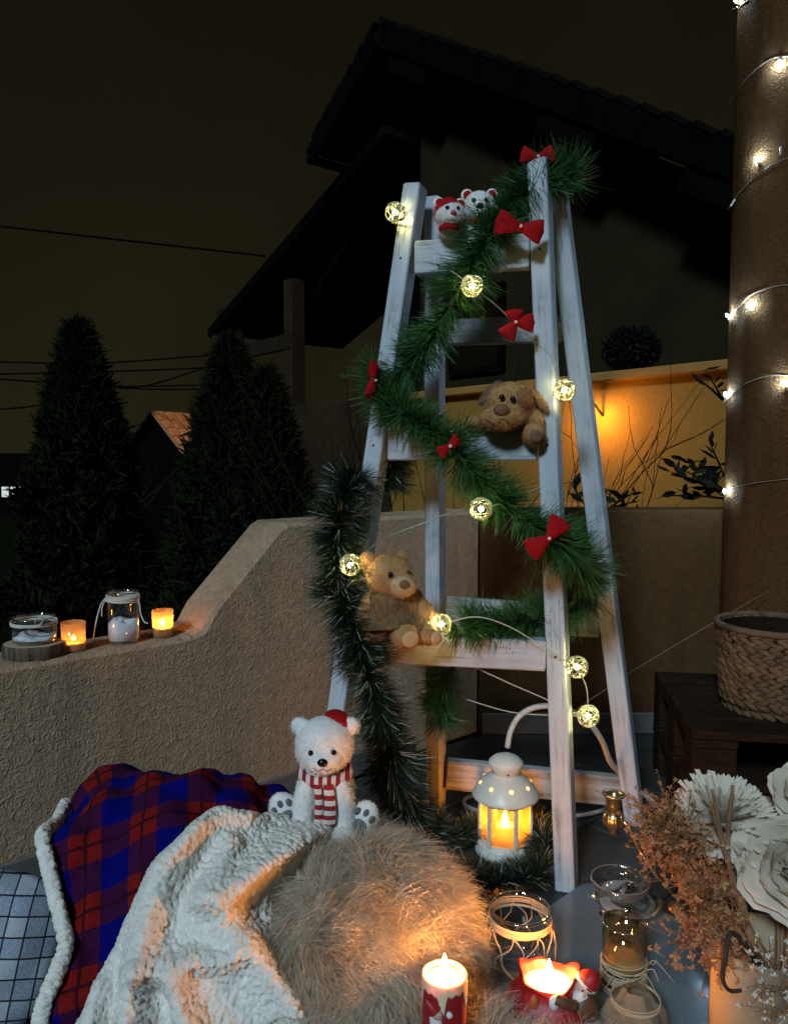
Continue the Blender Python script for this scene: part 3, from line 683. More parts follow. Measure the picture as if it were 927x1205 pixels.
# ================================================================== GARLANDS
def garland(name, P, label, n_per_m, rad, m, width, fwd=.5, core=.004, frost=0., droop=.0, group=None, seg=1, floor=False):
    P = np.asarray(P); base = P[-1].copy(); t = Thing(name, base, label, 'garland', group)
    t.part('wire', MB().tube(P, core, 5), M['wire_core'])
    L = np.linalg.norm(np.diff(P, axis=0), axis=1); S = np.concatenate([[0], np.cumsum(L)]); n = int(S[-1] * n_per_m)
    s = rng.random(n) * S[-1]; b = np.stack([np.interp(s, S, P[:, k]) for k in range(3)], 1)
    b2 = np.stack([np.interp(np.minimum(s + .01, S[-1]), S, P[:, k]) - np.interp(np.maximum(s - .01, 0), S, P[:, k]) for k in range(3)], 1)
    T = unit(b2); o = rng.normal(size=(n, 3)); o = unit(o - T * (o * T).sum(1, keepdims=True))
    sgn = np.where(np.sin(s * 38) > -.9, 1, -1)[:, None]
    d = unit(o + T * sgn * (fwd + .25 * rng.normal(size=(n, 1))))
    wob = 1 + .18 * np.sin(s * 47 + 1.3) + .12 * np.sin(s * 21)
    ln = rad * (.70 + .38 * rng.random(n)) * math.sqrt(1 + fwd * fwd) * wob
    bend = rng.normal(size=(n, 3)) * .10 + np.array([0, 0, -droop])
    if floor:                                   # where it lies on the floor the needles are pressed flat
        lo_ = b[:, 2] < .06; d[lo_, 2] = np.abs(d[lo_, 2]) * .45; d = unit(d); ln = np.where(lo_, ln * .8, ln)
    k = int(n * (1 - frost))
    t.part('needles', MB().blades(b[:k], d[:k], ln[:k], width, bend[:k], seg, .25), m, smooth=False, kind='stuff')
    if frost:
        tip = b[k:] + d[k:] * (ln[k:] * .45)[:, None]
        t.part('frosted_tips', MB().blades(tip, d[k:], ln[k:] * .55, width * 1.0, bend[k:], 1, .3), M['frost'], smooth=False, kind='stuff')
    return t
G1 = spline([at(672, 212, 1.80), at(655, 205, 1.75), at(625, 222, 1.72), at(590, 250, 1.70), at(560, 300, 1.68), at(535, 350, 1.68), at(508, 395, 1.70), at(470, 440, 1.74),
             at(452, 470, 1.72), at(480, 490, 1.66), at(520, 515, 1.62), at(560, 560, 1.60), at(600, 600, 1.58), at(640, 628, 1.56), at(672, 650, 1.57), at(692, 675, 1.66), at(684, 700, 1.72), at(655, 722, 1.70), at(610, 733, 1.66), at(560, 735, 1.65), at(535, 740, 1.65)], 10)
garland('pine_garland', G1, 'bright green pine garland zigzagging down the ladder past the rungs', 8200, .064, M['pine'], .0026, .55)
G1b = spline([at(535, 785, 1.84), at(520, 800, 1.85), at(518, 825, 1.86), at(522, 850, 1.87)], 8)
garland('pine_garland', G1b, 'short green pine garland end hanging below the lowest front rung', 7600, .054, M['pine'], .0026, .5)
G2 = spline([at(470, 520, 1.80), at(462, 548, 1.78), at(462, 575, 1.79)], 8)
garland('tinsel_garland', G2, 'dark garland loop tucked behind the left ladder leg', 15000, .055, M['pine_dk'], .0015, .35, frost=.05)
G3 = spline([at(420, 560, 1.74), at(404, 590, 1.68), at(396, 640, 1.66), at(400, 700, 1.64), at(420, 745, 1.62), at(436, 800, 1.60), at(452, 860, 1.60), at(466, 910, 1.62), at(478, 945, 1.66), at(500, 975, 1.72), at(540, 1000, 1.78), at(600, 1008, 1.84), at(640, 1012, 1.78), at(632, 1040, 1.62), at(590, 1056, 1.58), at(545, 1040, 1.58), at(520, 1015, 1.60)], 10)
G3[:, 2] = np.maximum(G3[:, 2], .022)
garland('tinsel_garland', G3, 'long dark frosted garland trailing down the left leg to the floor round the lantern', 21000, .064, M['pine_dk'], .0019, .35, frost=.07, floor=True)
sp = MB(); pc = at(668, 215, 1.82); n = 260                                     # splayed pine tuft at the ladder top
tu = Thing('pine_tuft', pc, 'splayed pine sprig sticking out behind the top of the right leg', 'sprig')
d = unit(np.stack([.35 + .55 * rng.normal(size=n), .5 * rng.normal(size=n), .25 + .6 * rng.normal(size=n)], 1))
tu.part('needles', MB().blades(np.repeat(pc[None], n, 0), d, .045 + .045 * rng.random(n), .0016, rng.normal(size=(n, 3)) * .08), mat('pale pine', (.06, .085, .03), (.11, .13, .05), .5, 40), smooth=False, kind='stuff')
tu.part('stem', MB().tube([pc, pc + [.03, 0, .01]], .003, 5), M['wire_core'])
q = at(440, 432, 1.72); n = 160
tu = Thing('pine_tuft', q, 'splayed pine sprig poking out left of the left leg', 'sprig')
d = unit(np.stack([-.7 + .45 * rng.normal(size=n), .5 * rng.normal(size=n), .2 + .5 * rng.normal(size=n)], 1))
tu.part('needles', MB().blades(np.repeat(q[None], n, 0), d, .035 + .04 * rng.random(n), .0016, rng.normal(size=(n, 3)) * .08), M['pine'], smooth=False, kind='stuff')
tu.part('stem', MB().tube([q, q + [.03, .02, -.01]], .003, 5), M['wire_core'])

# ================================================================== RATTAN BALL STRING LIGHTS
balls = [(465, 250, 1.74), (555, 336, 1.60), (664, 459, 1.63), (566, 599, 1.53), (412, 665, 1.60), (519, 735, 1.60), (679, 785, 1.58), (692, 843, 1.60)]
BP = [at(*b) for b in balls]
sl_ = Thing('ball_string_lights', BP[-1], 'string of lit yellowish wicker ball lights wound through the ladder', 'string lights')
for c in BP:
    m = MB(); r = .0225
    for k in range(11):
        ax = unit(rng.normal(size=3)); Fm = frame(ax); off = random.uniform(-.55, .55) * r; rr = math.sqrt(r * r - off * off)
        a = np.arange(18) * 2 * math.pi / 18
        m.tube(c + ax * off + (np.cos(a)[:, None] * Fm[:, 0] + np.sin(a)[:, None] * Fm[:, 1]) * rr * (1 + .03 * rng.normal(size=(18, 1))), .0012, 4, True)
    b = sl_.part('ball', m, M['yarn'])
    sl_.part('bulb', MB().ell(c, .0052, None, 10, 7), M['led_w'], parent=b)
cb = [[at(480, 232, 1.9), BP[0], at(470, 275, 1.84), at(500, 300, 1.80), at(530, 318, 1.66), BP[1]], [BP[1], at(590, 365, 1.66), at(612, 388, 1.68), at(645, 415, 1.66), at(655, 440, 1.64), BP[2]],
      [BP[2], at(660, 500, 1.68), at(650, 560, 1.72), at(610, 585, 1.6), BP[3]], [BP[3], at(540, 600, 1.66), at(500, 615, 1.78), at(450, 635, 1.72), BP[4]],
      [BP[4], at(420, 700, 1.70), at(460, 752, 1.70), BP[5]], [BP[5], at(560, 726, 1.60), at(600, 738, 1.60), at(640, 762, 1.59), BP[6]],
      [BP[6], at(690, 810, 1.62), BP[7]], [at(520, 745, 1.63), at(548, 778, 1.66), at(590, 800, 1.66), at(640, 822, 1.64), at(672, 838, 1.62), BP[7]], [at(548, 823, 1.8), at(600, 838, 1.72), at(650, 842, 1.66), BP[7]]]
for c in cb: sl_.part('cable', MB().tube(spline(c, 6), .0014, 5), M['cable_clear'])

# cool fairy lights on the column
fl = Thing('fairy_lights', CC + [0, 0, .9], 'cool white fairy lights on a thin wire wound round the column', 'string lights')
def oncol(px, py, off=.004):
    d = ray(px, py); o = CAM - CC; a = d[0] ** 2 + d[1] ** 2; b = 2 * (o[0] * d[0] + o[1] * d[1]); c = o[0] ** 2 + o[1] ** 2 - (CR + off) ** 2
    disc = b * b - 4 * a * c
    t_ = (-b - math.sqrt(disc)) / (2 * a) if disc > 0 else -b / (2 * a)
    return CAM + d * t_
wires = [[(858, 120), (880, 90), (905, 70), (926, 66), (955, 70)], [(857, 245), (868, 228), (892, 205), (915, 190), (940, 183)], [(856, 372), (868, 362), (885, 346), (915, 336), (945, 335)], [(848, 478), (862, 462), (880, 450), (905, 442), (940, 442)], [(846, 582), (858, 575), (885, 569), (915, 565), (945, 562)], [(860, 12), (880, 0), (910, -14)]]
for wv in wires: fl.part('wire', MB().tube(spline([oncol(*p) for p in wv], 6), .0016, 5), M['cable_brown'])
for (px, py, s) in ((916, 72, 1.), (890, 188, 1.), (856, 372, .6), (880, 360, 1.), (853, 465, 1.1), (924, 452, .8), (852, 579, 1.), (866, 2, .7), (861, 240, .25), (918, 178, .35)):
    c = oncol(px, py, .014); k = unit((c - CC) * [1, 1, 0]); dn = unit(k * .35 + np.array([random.uniform(-.4, .4), 0, random.choice((-1, 1)) * .8]))
    hb = fl.part('bulb_holder', MB().tube([c - dn * .016, c - dn * .003], .0028, 6), M['cable_clear'])
    fl.part('bulb', MB().lathe([(0, -.005), (.0022, -.005), (.0026, .004), (.0012, .009), (0, .010)], 8, c, frame(dn)), M['led_c'] if s > .5 else M['cable_clear'], parent=hb)

# ================================================================== BOWS
def bow(c, label, size=.05, roll=0., yaw=0., angs=(150, 10), lens=(1, 1), pearl=True):
    c = np.asarray(c); t = Thing('red_bow', c, label, 'bow', None); B = rotz(yaw) @ roty(-roll)
    for a, l_ in zip(angs, lens):
        a = R(a); d = B @ np.array([math.cos(a), 0, math.sin(a)]); s_ = B @ np.array([-math.sin(a), 0, math.cos(a)]); nn = B @ np.array([0, -1., 0])
        V = []
        for i in range(11):
            u = i / 10; L = size * l_ * u; hw = size * (.12 + .46 * u ** .8) * (1 - .25 * max(0, u - .75) * 4 * .6); th = size * .21 * math.sin(math.pi * min(1, u * 1.02)) ** .6 + .0012
            row = []
            for k in range(20):
                q = 2 * math.pi * k / 20; w_ = math.cos(q); h_ = math.sin(q)
                cr = .10 * math.cos(5 * w_ * 1.6) * size * u
                edge = 1 - .10 * (u > .9) * abs(w_)
                row.append(c + d * L * edge + s_ * hw * w_ + nn * (th * h_ * (1 - .3 * w_ * w_) + cr * .35 + .004))
            V.append(row)
        m = MB().grid(np.array(V), True); o = m.n - 20; m.f.append(np.array([list(range(o, o + 20))])); t.part('loop', m, M['velvet'])
    t.part('knot', MB().ell(c + B @ np.array([0, -.006, 0]), (size * .16, size * .14, size * .19), B, 12, 8), M['velvet'])
    if pearl: t.part('pearl', MB().ell(c + B @ np.array([0, -.006 - size * .14, 0]), .0035, None, 10, 7), M['pearl'])
bow(at(612, 268, 1.64), 'large red velvet bow with a pearl below the white bears', .052, angs=(165, -12), lens=(1.05, .95))
bow(at(606, 380, 1.63), 'red velvet bow on the light cord above the toy dog', .040, angs=(95, 235, 0), lens=(.7, .95, 1.0))
bow(at(645, 633, 1.50), 'red velvet bow tied across the right leg below the toy dog', .047, angs=(55, 215), lens=(1., 1.05), roll=R(0))
bow(at(436, 448, 1.69), 'red velvet bow seen edge-on on the left leg', .045, angs=(75, 250), yaw=R(68), lens=(1, 1))
bow(at(527, 525, 1.555), 'small red velvet bow pressed into the garland crossing the middle rung', .028, angs=(35, 215), yaw=R(25))
bow(at(632, 186, 1.71), 'red velvet bow lying on top of the right leg', .038, angs=(168, 15), roll=0)

# ================================================================== SOFT TOYS
def eye(t, c, r, m='black', name='eye'): return t.part(name, MB().ell(c, r, None, 12, 8), M[m])
# -- teddy in knitted jumper
tz = zr_low + .033
tb0 = at(466, 745, 1.635); tb0[2] = tz
td = Thing('teddy_bear', tb0, 'tan teddy bear in a knitted jumper sitting on the lowest front rung', 'teddy bear')
T = lambda x, y, z: tb0 + np.array([x, y, z])
hd = T(-.014, -.006, .138)
b = MB(); b.ell(T(-.004, .012, .055), (.050, .044, .062)); b.ell(hd, (.051, .047, .048)); b.ell(hd + [.024, -.033, -.014], (.033, .030, .028))
for s_ in (-1, 1):
    Ra = rotz(R(0)) @ roty(R(-34 * s_)); b.ell(T(.060 * s_ - .004, -.008, .062), (.024, .024, .046), roty(R(-38 * s_) if s_ > 0 else R(24)))
b.ell(T(.018, -.055, .022), (.030, .042, .026), rotz(R(14))); b.ell(T(.060, -.035, .018), (.026, .036, .022), rotz(R(38))); b.ell(T(-.042, -.012, .015), (.030, .04, .02), rotz(R(-40)))
td.part('body', b, M['plush_tan'], remesh=.0035, fuzz=15000)
td.part('ear', MB().ell(hd + [-.047, .012, .030], (.020, .012, .021)), M['plush_tan'], fuzz=900); td.part('ear', MB().ell(hd + [.026, .034, .036], (.016, .011, .015)), M['plush_tan'], fuzz=500)
td.part('muzzle', MB().ell(hd + [.026, -.050, -.014], (.026, .018, .022)), M['plush_light'], fuzz=900, fl=.0035)
td.part('nose', MB().ell(hd + [.031, -.067, -.007], (.0105, .006, .0095)), M['nose_b']); eye(td, hd + [.002, -.049, .010], .0062); eye(td, hd + [.040, -.033, .012], .005)
prf = spline([(.038, .116, 0), (.052, .107, 0), (.062, .090, 0), (.066, .066, 0), (.077, .048, 0), (.087, .038, 0), (.086, .033, 0), (.068, .036, 0)], 4)
qs = np.arange(132) * 2 * math.pi / 132
V = [[T(-.004 + math.cos(q) * r_ * (1 + .022 * math.sin(33 * q) + .03 * math.sin(4 * q + 1) * (z_ < .05)), .006 + .92 * math.sin(q) * r_ * (1 + .022 * math.sin(33 * q)), z_ + .004 * math.sin(3 * q) * (z_ < .05)) for q in qs] for r_, z_, _ in prf]
td.part('jumper', MB().grid(np.array(V), True), M['knit'])
td.part('foot_pad', MB().ell(T(.029, -.0935, .022), (.018, .006, .017), rotz(R(14))), M['plush_light']); td.part('foot_pad', MB().ell(T(.083, -.064, .018), (.015, .006, .014), rotz(R(38))), M['plush_light'])
# -- toy dog peeping over the middle rung
dg0 = at(600, 508, 1.69); dg0[2] = zr_mid + .033; dg = Thing('toy_dog', dg0, 'floppy-eared brown plush dog peeping over the middle rung', 'toy dog')
h = at(600, 478, 1.665); H = lambda x, y, z: h + np.array([x, y, z])
b = MB(); b.ell(h, (.054, .048, .052), rotz(R(-10))); b.ell(H(-.026, -.040, -.028), (.044, .036, .026), rotz(R(-14)))
b.ell(H(.02, .055, -.05), (.05, .04, .05)); b.ell(H(.052, -.012, -.035), (.020, .022, .034), roty(R(-18))); b.ell(H(-.058, .012, -.042), (.030, .015, .014), roty(R(12)))
dg.part('body', b, M['plush_tan'], remesh=.0035, fuzz=15000)
dg.part('paw', MB().ell(H(.046, -.030, -.060), (.024, .026, .023)), M['plush_tan'], fuzz=1500); dg.part('paw', MB().ell(H(-.076, .0, -.034), (.022, .016, .014)), M['plush_tan'], fuzz=900)
dg.part('paw_pad', MB().ell(H(.047, -.0525, -.064), (.015, .006, .014)), M['plush_brown'])
dg.part('ear', MB().ell(H(.060, -.004, .012), (.011, .019, .042), roty(R(-40)) @ rotz(R(-20))), M['plush_tan'], fuzz=1400)
dg.part('ear', MB().ell(H(-.040, .022, .030), (.010, .017, .034), roty(R(42)) @ rotz(R(20))), M['plush_brown'], fuzz=1200)
dg.part('eye_patch', MB().ell(H(.026, -.034, .012), (.022, .016, .024), rotz(R(25))), mat('brown patch', (.26, .12, .045), (.32, .155, .06), .9, 60, spec=.1, bump=.5, bscale=400), fuzz=1300)
dg.part('nose', MB().ell(H(-.028, -.074, -.012), (.017, .010, .012)), M['nose_b']); eye(dg, H(-.024, -.047, .016), .0062); eye(dg, H(-.002, -.052, .012), .0062)
dg.part('mouth', MB().tube(spline([H(-.060, -.062, -.030), H(-.040, -.0735, -.040), H(-.026, -.0755, -.030), H(-.010, -.0735, -.041), H(.012, -.058, -.034)], 5), .0012, 5), M['nose_b'])
# -- two little white bears on the top rung
def minibear(px, py, r, label, nose, hat, tilt, Yb):
    c = at(px, py, Yb); base = np.array([c[0], c[1] + .004, zr_top + .037]); t = Thing('white_toy_bear', base, label, 'toy bear', None)
    X = lambda x, y, z: c + rotz(R(tilt)) @ (np.array([x, y, z]) * r)
    b = MB(); b.ell(c, (r, r * .9, r * .95)); b.ell(X(0, -.55, -.32), (r * .55, r * .5, r * .42)); b.ell((base + c) / 2 + [0, .012, -.004], (r * .8, r * .7, max(.02, (c[2] - base[2]) * .55)))
    t.part('body', b, M['plush_white'], remesh=.003, fuzz=5000, fl=.003)
    for s_ in (-1, 1): e = t.part('ear', MB().ell(X(.75 * s_, .1, .78), (r * .36, r * .2, r * .36)), M['plush_white']); t.part('inner_ear', MB().ell(X(.72 * s_, -.12, .72), (r * .26, r * .1, r * .26)), M['velvet'], parent=e)
    t.part('nose', MB().ell(X(0, -1.05, -.2), (r * .2, r * .12, r * .16)), M[nose]); eye(t, X(-.36, -.80, .18), r * .14); eye(t, X(.36, -.80, .18), r * .14)
    if hat:
        t.part('cap', MB().lathe([(r * 1.04, .0), (r * .99, r * .3), (r * .80, r * .66), (r * .4, r * .98), (0, r * 1.1)], 20, c + [-.002, .006, r * .12], roty(R(-18)) @ rotx(R(-22))), M['velvet'])
    t.part('scarf', MB().lathe([(r * .60, -.006), (r * .78, 0), (r * .60, .010)], 16, c + [0, .002, -r * .92]), M['velvet'])
minibear(529, 252, .032, 'white toy bear in a red cap with a red nose on the top rung', 'nose_r', True, 10, 1.70)
minibear(564, 244, .036, 'white toy bear with red inner ears and black nose on the top rung', 'black', False, -4, 1.715)

# ================================================================== JARS AND CANDLES ON THE LOW WALL
def flame(t, c, h=.022, r=.0048, m='flame', parent=None):
    return t.part('flame', MB().lathe([(0, 0), (r * .6, h * .06), (r, h * .28), (r * .8, h * .52), (r * .36, h * .8), (0, h)], 10, c), M[m], parent=parent)
def onwall(px, back):
    S_ = np.linspace(-.6, sC, 1600); Q = P0 + wd * S_[:, None] + wn * back + np.array([0, 0, zlow]); return Q[np.argmin(np.abs(proj(Q)[:, 0] - px))]
def votive(px, py, r, h, label, fm, fh, lvl):
    c = onwall(px, .052); t = Thing('glass_votive', c, label, 'candle holder', 'votive candles on the wall')
    t.part('glass_cup', MB().lathe([(0, .002), (r * .9, .002), (r * .94, .006), (r, h), (r - .0022, h), (r * .9, .009), (0, .008)], 32, c), M['glass_amber'])
    wx = t.part('wax', MB().lathe([(0, .009), (r * .84, .009), (r * .87, lvl), (r * .5, lvl - .002), (0, lvl - .003)], 24, c), M['wax'])
    t.part('wick', MB().tube([c + [0, 0, lvl - .004], c + [.001, 0, lvl + .008]], .0008, 5), M['wick'], parent=wx)
    flame(t, c + np.array([0, 0, lvl + .004]), fh, .0042, fm)
votive(87, 769, .0265, .066, 'dimmer glass votive next to the wood slice on the low wall', 'flame_s', .012, .020)
votive(192, 751, .0255, .066, 'bright glowing glass votive at the foot of the sloping wall shoulder', 'flame_v', .017, .024)
c = onwall(40, .068)
ws = Thing('wood_slice', c, 'round bark-edged wood slice under the low glass jar', 'wood slice'); V = []
for z_, k_ in ((0, .96), (.006, 1.), (.024, 1.01), (.030, .97)):
    V.append([c + np.array([math.cos(q) * .066 * k_ * (1 + .035 * math.sin(5 * q) + .02 * math.sin(11 * q + z_ * 90)), math.sin(q) * .058 * k_ * (1 + .03 * math.sin(7 * q + 1)), z_]) for q in np.arange(48) * 2 * math.pi / 48])
ws.part('bark', MB().grid(np.array(V), True), M['bark'])
ws.part('cut_face', MB().lathe([(0, .0305), (.03, .0305), (.0625, .029)], 40, c, None, 1., .88), M['endgrain'])
def jar(name, c, r, h, label, fill, cat='jar', neck=.93, group=None):
    t = Thing(name, c, label, cat, group)
    t.part('glass_body', MB().lathe([(0, .002), (r * .85, .001), (r * .97, .006), (r, .014), (r, h * .80), (r * neck, h * .88), (r * neck, h * .985)], 40, c), M['glass'])
    t.part('rim', MB().lathe([(r * neck - .002, h * .96), (r * neck + .0022, h * .965), (r * neck + .0026, h * .985), (r * neck + .001, h), (r * neck - .002, h * .995), (r * neck - .002, h * .96)], 40, c), M['glass_rim'])
    t.part('base_ring', MB().lathe([(r * .80, .001), (r * .93, .004), (r * .80, .008), (r * .55, .006)], 40, c), M['glass_rim'])
    if fill:
        f = np.array([[c + np.array([math.cos(q) * r * .94 * k, math.sin(q) * r * .94 * k, z_ if k == 1 and i < 2 else fill + .006 * math.sin(3 * q + 1) * k + random.uniform(-.0015, .0015)]) for q in np.arange(30) * 2 * math.pi / 30] for i, (k, z_) in enumerate(((.9, .008), (1, .009), (1, fill), (.6, 0), (.02, 0)))])
        f[0, :, 2] = c[2] + .008
        t.part('salt_filling', MB().grid(f, True), M['salt'])
    return t
def loops(c, r, z0, z1, n, tr=.0011, wob=.0008):
    m = MB()
    for k in range(n):
        q = np.arange(40) * 2 * math.pi / 40; ph = random.uniform(0, 6)
        z_ = z0 + (z1 - z0) * (k + .5) / n
        m.tube(np.stack([np.cos(q) * (r + random.uniform(0, .0012)), np.sin(q) * (r + .0005), z_ + wob * 2 * np.sin(q + ph)], 1) + c, tr, 5, True)
    return m
cj = c + np.array([.002, 0, .0305])
t = jar('low_jar', cj, .047, .056, 'squat clear glass jar with white twine standing on the wood slice', .014)
m = loops(cj, .0465, .040, .048, 5); m.tube(spline([cj + [.022, -.042, .048], cj + [.026, -.046, .060], cj + [.034, -.04, .064], cj + [.036, -.036, .054], cj + [.03, -.04, .046]], 5), .0011, 5); t.part('twine', m, M['twine_w'])
cj = onwall(146, .058)
t = jar('tall_jar', cj, .0365, .122, 'tall clear glass jar half filled with white salt, twine ends hanging', .052)
m = loops(cj, .0365, .100, .114, 6, .0016)
m.tube(spline([cj + [-.036, -.01, .108], cj + [-.044, -.02, .095], cj + [-.052, -.03, .06], cj + [-.060, -.032, .015]], 6), .0015, 5)
m.tube(spline([cj + [-.034, -.014, .106], cj + [-.038, -.03, .09], cj + [-.036, -.04, .07]], 6), .0013, 5)
m.tube(spline([cj + [.036, -.01, .108], cj + [.042, -.01, .095], cj + [.046, -.014, .070], cj + [.056, -.018, .052], cj + [.064, -.02, .050]], 6), .0014, 5)
t.part('twine', m, M['twine_w'])

# ================================================================== BLANKET HEAP
def set_uv(o, uv):
    me = o.data; l = me.uv_layers.new(name='UVMap'); vi = np.zeros(len(me.loops), np.int32); me.loops.foreach_get('vertex_index', vi)
    l.data.foreach_set('uv', np.asarray(uv, np.float32)[vi].ravel())
def fbm(P, s, seed=0.):
    return np.array([mnoise.noise(Vector((p[0] * s + seed, p[1] * s, p[2] * s))) for p in P.reshape(-1, 3)]).reshape(P.shape[:-1])
NA, NB = 340, 380
aa = np.linspace(-1, 1, NA); bb = np.linspace(0, 1, NB)
pr = spline([(1.60, .0), (1.585, .14), (1.535, .255), (1.46, .322), (1.38, .340), (1.30, .315), (1.22, .245), (1.14, .150), (1.07, .065), (1.01, .012), (.95, .004)], 24)
pl = np.concatenate([[0], np.cumsum(np.linalg.norm(np.diff(pr, axis=0), axis=1))]); PL = pl[-1]
py_ = np.interp(bb * PL, pl, pr[:, 0]); pz_ = np.interp(bb * PL, pl, pr[:, 1])
A_, B_ = np.meshgrid(aa, bb, indexing='xy')                # shape NB,NA
fall = np.clip(1 - np.abs(A_) ** 4.5, 0, 1) ** .62
Yg = py_[:, None] + 0 * A_; Zg = pz_[:, None] * fall * (1 - .62 * np.clip(A_, 0, 1) ** 1.5) + .006
Xg = -.375 + A_ * (.305 + .03 * np.clip((1.3 - Yg) / .3, 0, 1)) + .02 * (Yg - 1.3)
SG = np.stack([Xg, Yg, Zg], -1)
def normals(G):
    du = np.gradient(G, axis=1); dv = np.gradient(G, axis=0); n = unit(np.cross(du, dv)); n[n[..., 2] < 0] *= -1; return n
SG0 = SG + normals(SG) * (.022 * fbm(SG, 5., 3.))[..., None]
SG = SG + normals(SG) * (.036 * fbm(SG, 6., 3.) + .030 * fbm(SG * [1, .6, 1], 14., 9.) + .010 * fbm(SG, 27., 5.))[..., None]
SG[..., 2] = np.maximum(SG[..., 2], .004)
SN = normals(SG); PXY = proj(SG)
def seg_dist(Q, poly, closed=False):
    best = np.full(Q.shape[:-1], 1e9); pts = [np.array(p, float) for p in poly]
    for i in range(len(pts) if closed else len(pts) - 1):
        a, b_ = pts[i], pts[(i + 1) % len(pts)]; ab = b_ - a
        tt = np.clip(((Q - a) @ ab) / (ab @ ab), 0, 1); best = np.minimum(best, np.linalg.norm(Q - (a + tt[..., None] * ab), axis=-1))
    return best
def inpoly(Q, poly):
    ins = np.zeros(Q.shape[:-1], bool); x, y = Q[..., 0], Q[..., 1]; n = len(poly)
    for i in range(n):
        (x1, y1), (x2, y2) = poly[i], poly[(i + 1) % n]
        c_ = ((y1 > y) != (y2 > y)) & (x < (x2 - x1) * (y - y1) / ((y2 - y1) + 1e-9) + x1); ins ^= c_
    return ins
def masked(V, mask):
    f = []; nb, na = mask.shape
    i, j = np.meshgrid(np.arange(nb - 1), np.arange(na - 1), indexing='ij')
    ok = mask[:-1, :-1] & mask[1:, :-1] & mask[1:, 1:] & mask[:-1, 1:]
    i, j = i[ok], j[ok]
    f = np.stack([i * na + j, i * na + j + 1, (i + 1) * na + j + 1, (i + 1) * na + j], 1)
    used = np.unique(f); rm = -np.ones(nb * na, int); rm[used] = np.arange(len(used))
    return V.reshape(-1, 3)[used], rm[f], used
bl = Thing('blanket', (-.4, 1.3, 0), 'red and blue plaid blanket with cream sherpa lining heaped by the wall', 'blanket')
UVp = np.stack([A_ * .345 + 0 * B_, B_ * PL], -1).reshape(-1, 2)
ca, sa = math.cos(R(16)), math.sin(R(16)); UVp = UVp @ np.array([[ca, sa], [-sa, ca]]) + [.02, .03]
HEM = [(66, 944), (56, 960), (54, 990), (58, 1020), (66, 1055), (74, 1090), (78, 1120), (68, 1150), (56, 1180), (48, 1215), (44, 1250)]
hx_ = np.interp(PXY[..., 1], [p[1] for p in HEM], [p[0] for p in HEM]); pin = (PXY[..., 0] > hx_ - 3) | (PXY[..., 1] < 944)
v, f, used = masked(SG, pin); o = bl.part('plaid_side', MB().add(v, f), M['plaid']); set_uv(o, UVp[used])
# sherpa side folded over the heap
poly = [(214, 985), (236, 966), (262, 955), (300, 955), (322, 966), (350, 984), (372, 1002), (345, 1020), (322, 1052), (318, 1100), (330, 1150), (352, 1230), (78, 1230), (100, 1195), (122, 1145), (142, 1105), (160, 1060), (186, 1015)]
ins = inpoly(PXY, poly) & (SG[..., 1] < 1.5); dist = seg_dist(PXY, poly, True)
roll = .034 * (np.clip(dist / 20, 0, 1) * (2 - np.clip(dist / 20, 0, 1))) ** .5 + .004
def ridge(poly_, w_): return np.exp(-(seg_dist(PXY, poly_) / w_) ** 2)
dsp = roll + .030 * ridge([(224, 985), (205, 1025), (190, 1070), (178, 1130), (165, 1200)], 19) - .010 * ridge([(240, 1010), (222, 1060), (206, 1105)], 13)
dsp += .046 * ridge([(365, 1000), (325, 1022), (285, 1050), (250, 1078)], 20) - .012 * ridge([(345, 1052), (300, 1082), (268, 1104)], 12)
dsp += .040 * ridge([(268, 1110), (296, 1150), (330, 1195), (345, 1230)], 20) + .030 * ridge([(186, 1150), (225, 1140), (262, 1146)], 16)
dsp += .030 * ridge([(215, 1165), (238, 1235)], 15) - .014 * ridge([(198, 1170), (205, 1235)], 10) + .022 * ridge([(128, 1165), (112, 1225)], 14) + .020 * ridge([(262, 1010), (244, 1052), (232, 1075)], 12) + .016 * ridge([(255, 966), (285, 970)], 16)
S0N = normals(SG0)
SH = SG0 + S0N * dsp[..., None] + np.array([0, -.30, .05]) * np.clip(dsp - .045, 0, 1)[..., None]
for _ in range(10):
    SH[1:-1, 1:-1] = .2 * (SH[1:-1, 1:-1] + SH[2:, 1:-1] + SH[:-2, 1:-1] + SH[1:-1, 2:] + SH[1:-1, :-2])
nub = np.zeros(ins.shape)
for i, j in np.argwhere(ins):
    p = SH[i, j]; dd = mnoise.voronoi(Vector((p[0] * 118 + .5 * math.sin(p[1] * 90), p[1] * 118, p[2] * 118)))[0]; nub[i, j] = max(0., 1 - (dd[0] / .78) ** 2) ** .5 - .5 * max(0, 1 - (dd[1] - dd[0]) / .16)
SH = SH + normals(SH) * (.0046 * nub * np.clip(dist / 5, .3, 1))[..., None]
v, f, used = masked(SH, ins); bl.part('sherpa_lining', MB().add(v, f), M['sherpa'])
def S_at(px, py):
    d = np.linalg.norm(PXY - [px, py], axis=-1) + 1e3 * (SG[..., 1] > 1.52); i = np.unravel_index(np.argmin(d), d.shape); return SG[i], SN[i]
hem = spline([S_at(px, py)[0] + S_at(px, py)[1] * .010 for px, py in HEM], 5)
hem = spline(hem[::5], 26); m = MB(); m.tube(hem, .0125, 20); Vh = m.v[0]; ctr = np.repeat(hem, 20, 0); off = Vh - ctr
nb2 = []
for p in Vh:
    dd = mnoise.voronoi(Vector((p * 110).tolist()))[0]; nb2.append(max(0., 1 - (dd[0] / .78) ** 2) ** .5 - .5 * max(0, 1 - (dd[1] - dd[0]) / .16))
m.v[0] = ctr + off * np.array([1., .72, 1.]) * (.80 + .32 * np.array(nb2))[:, None]; bl.part('sherpa_hem', m, M['sherpa'])

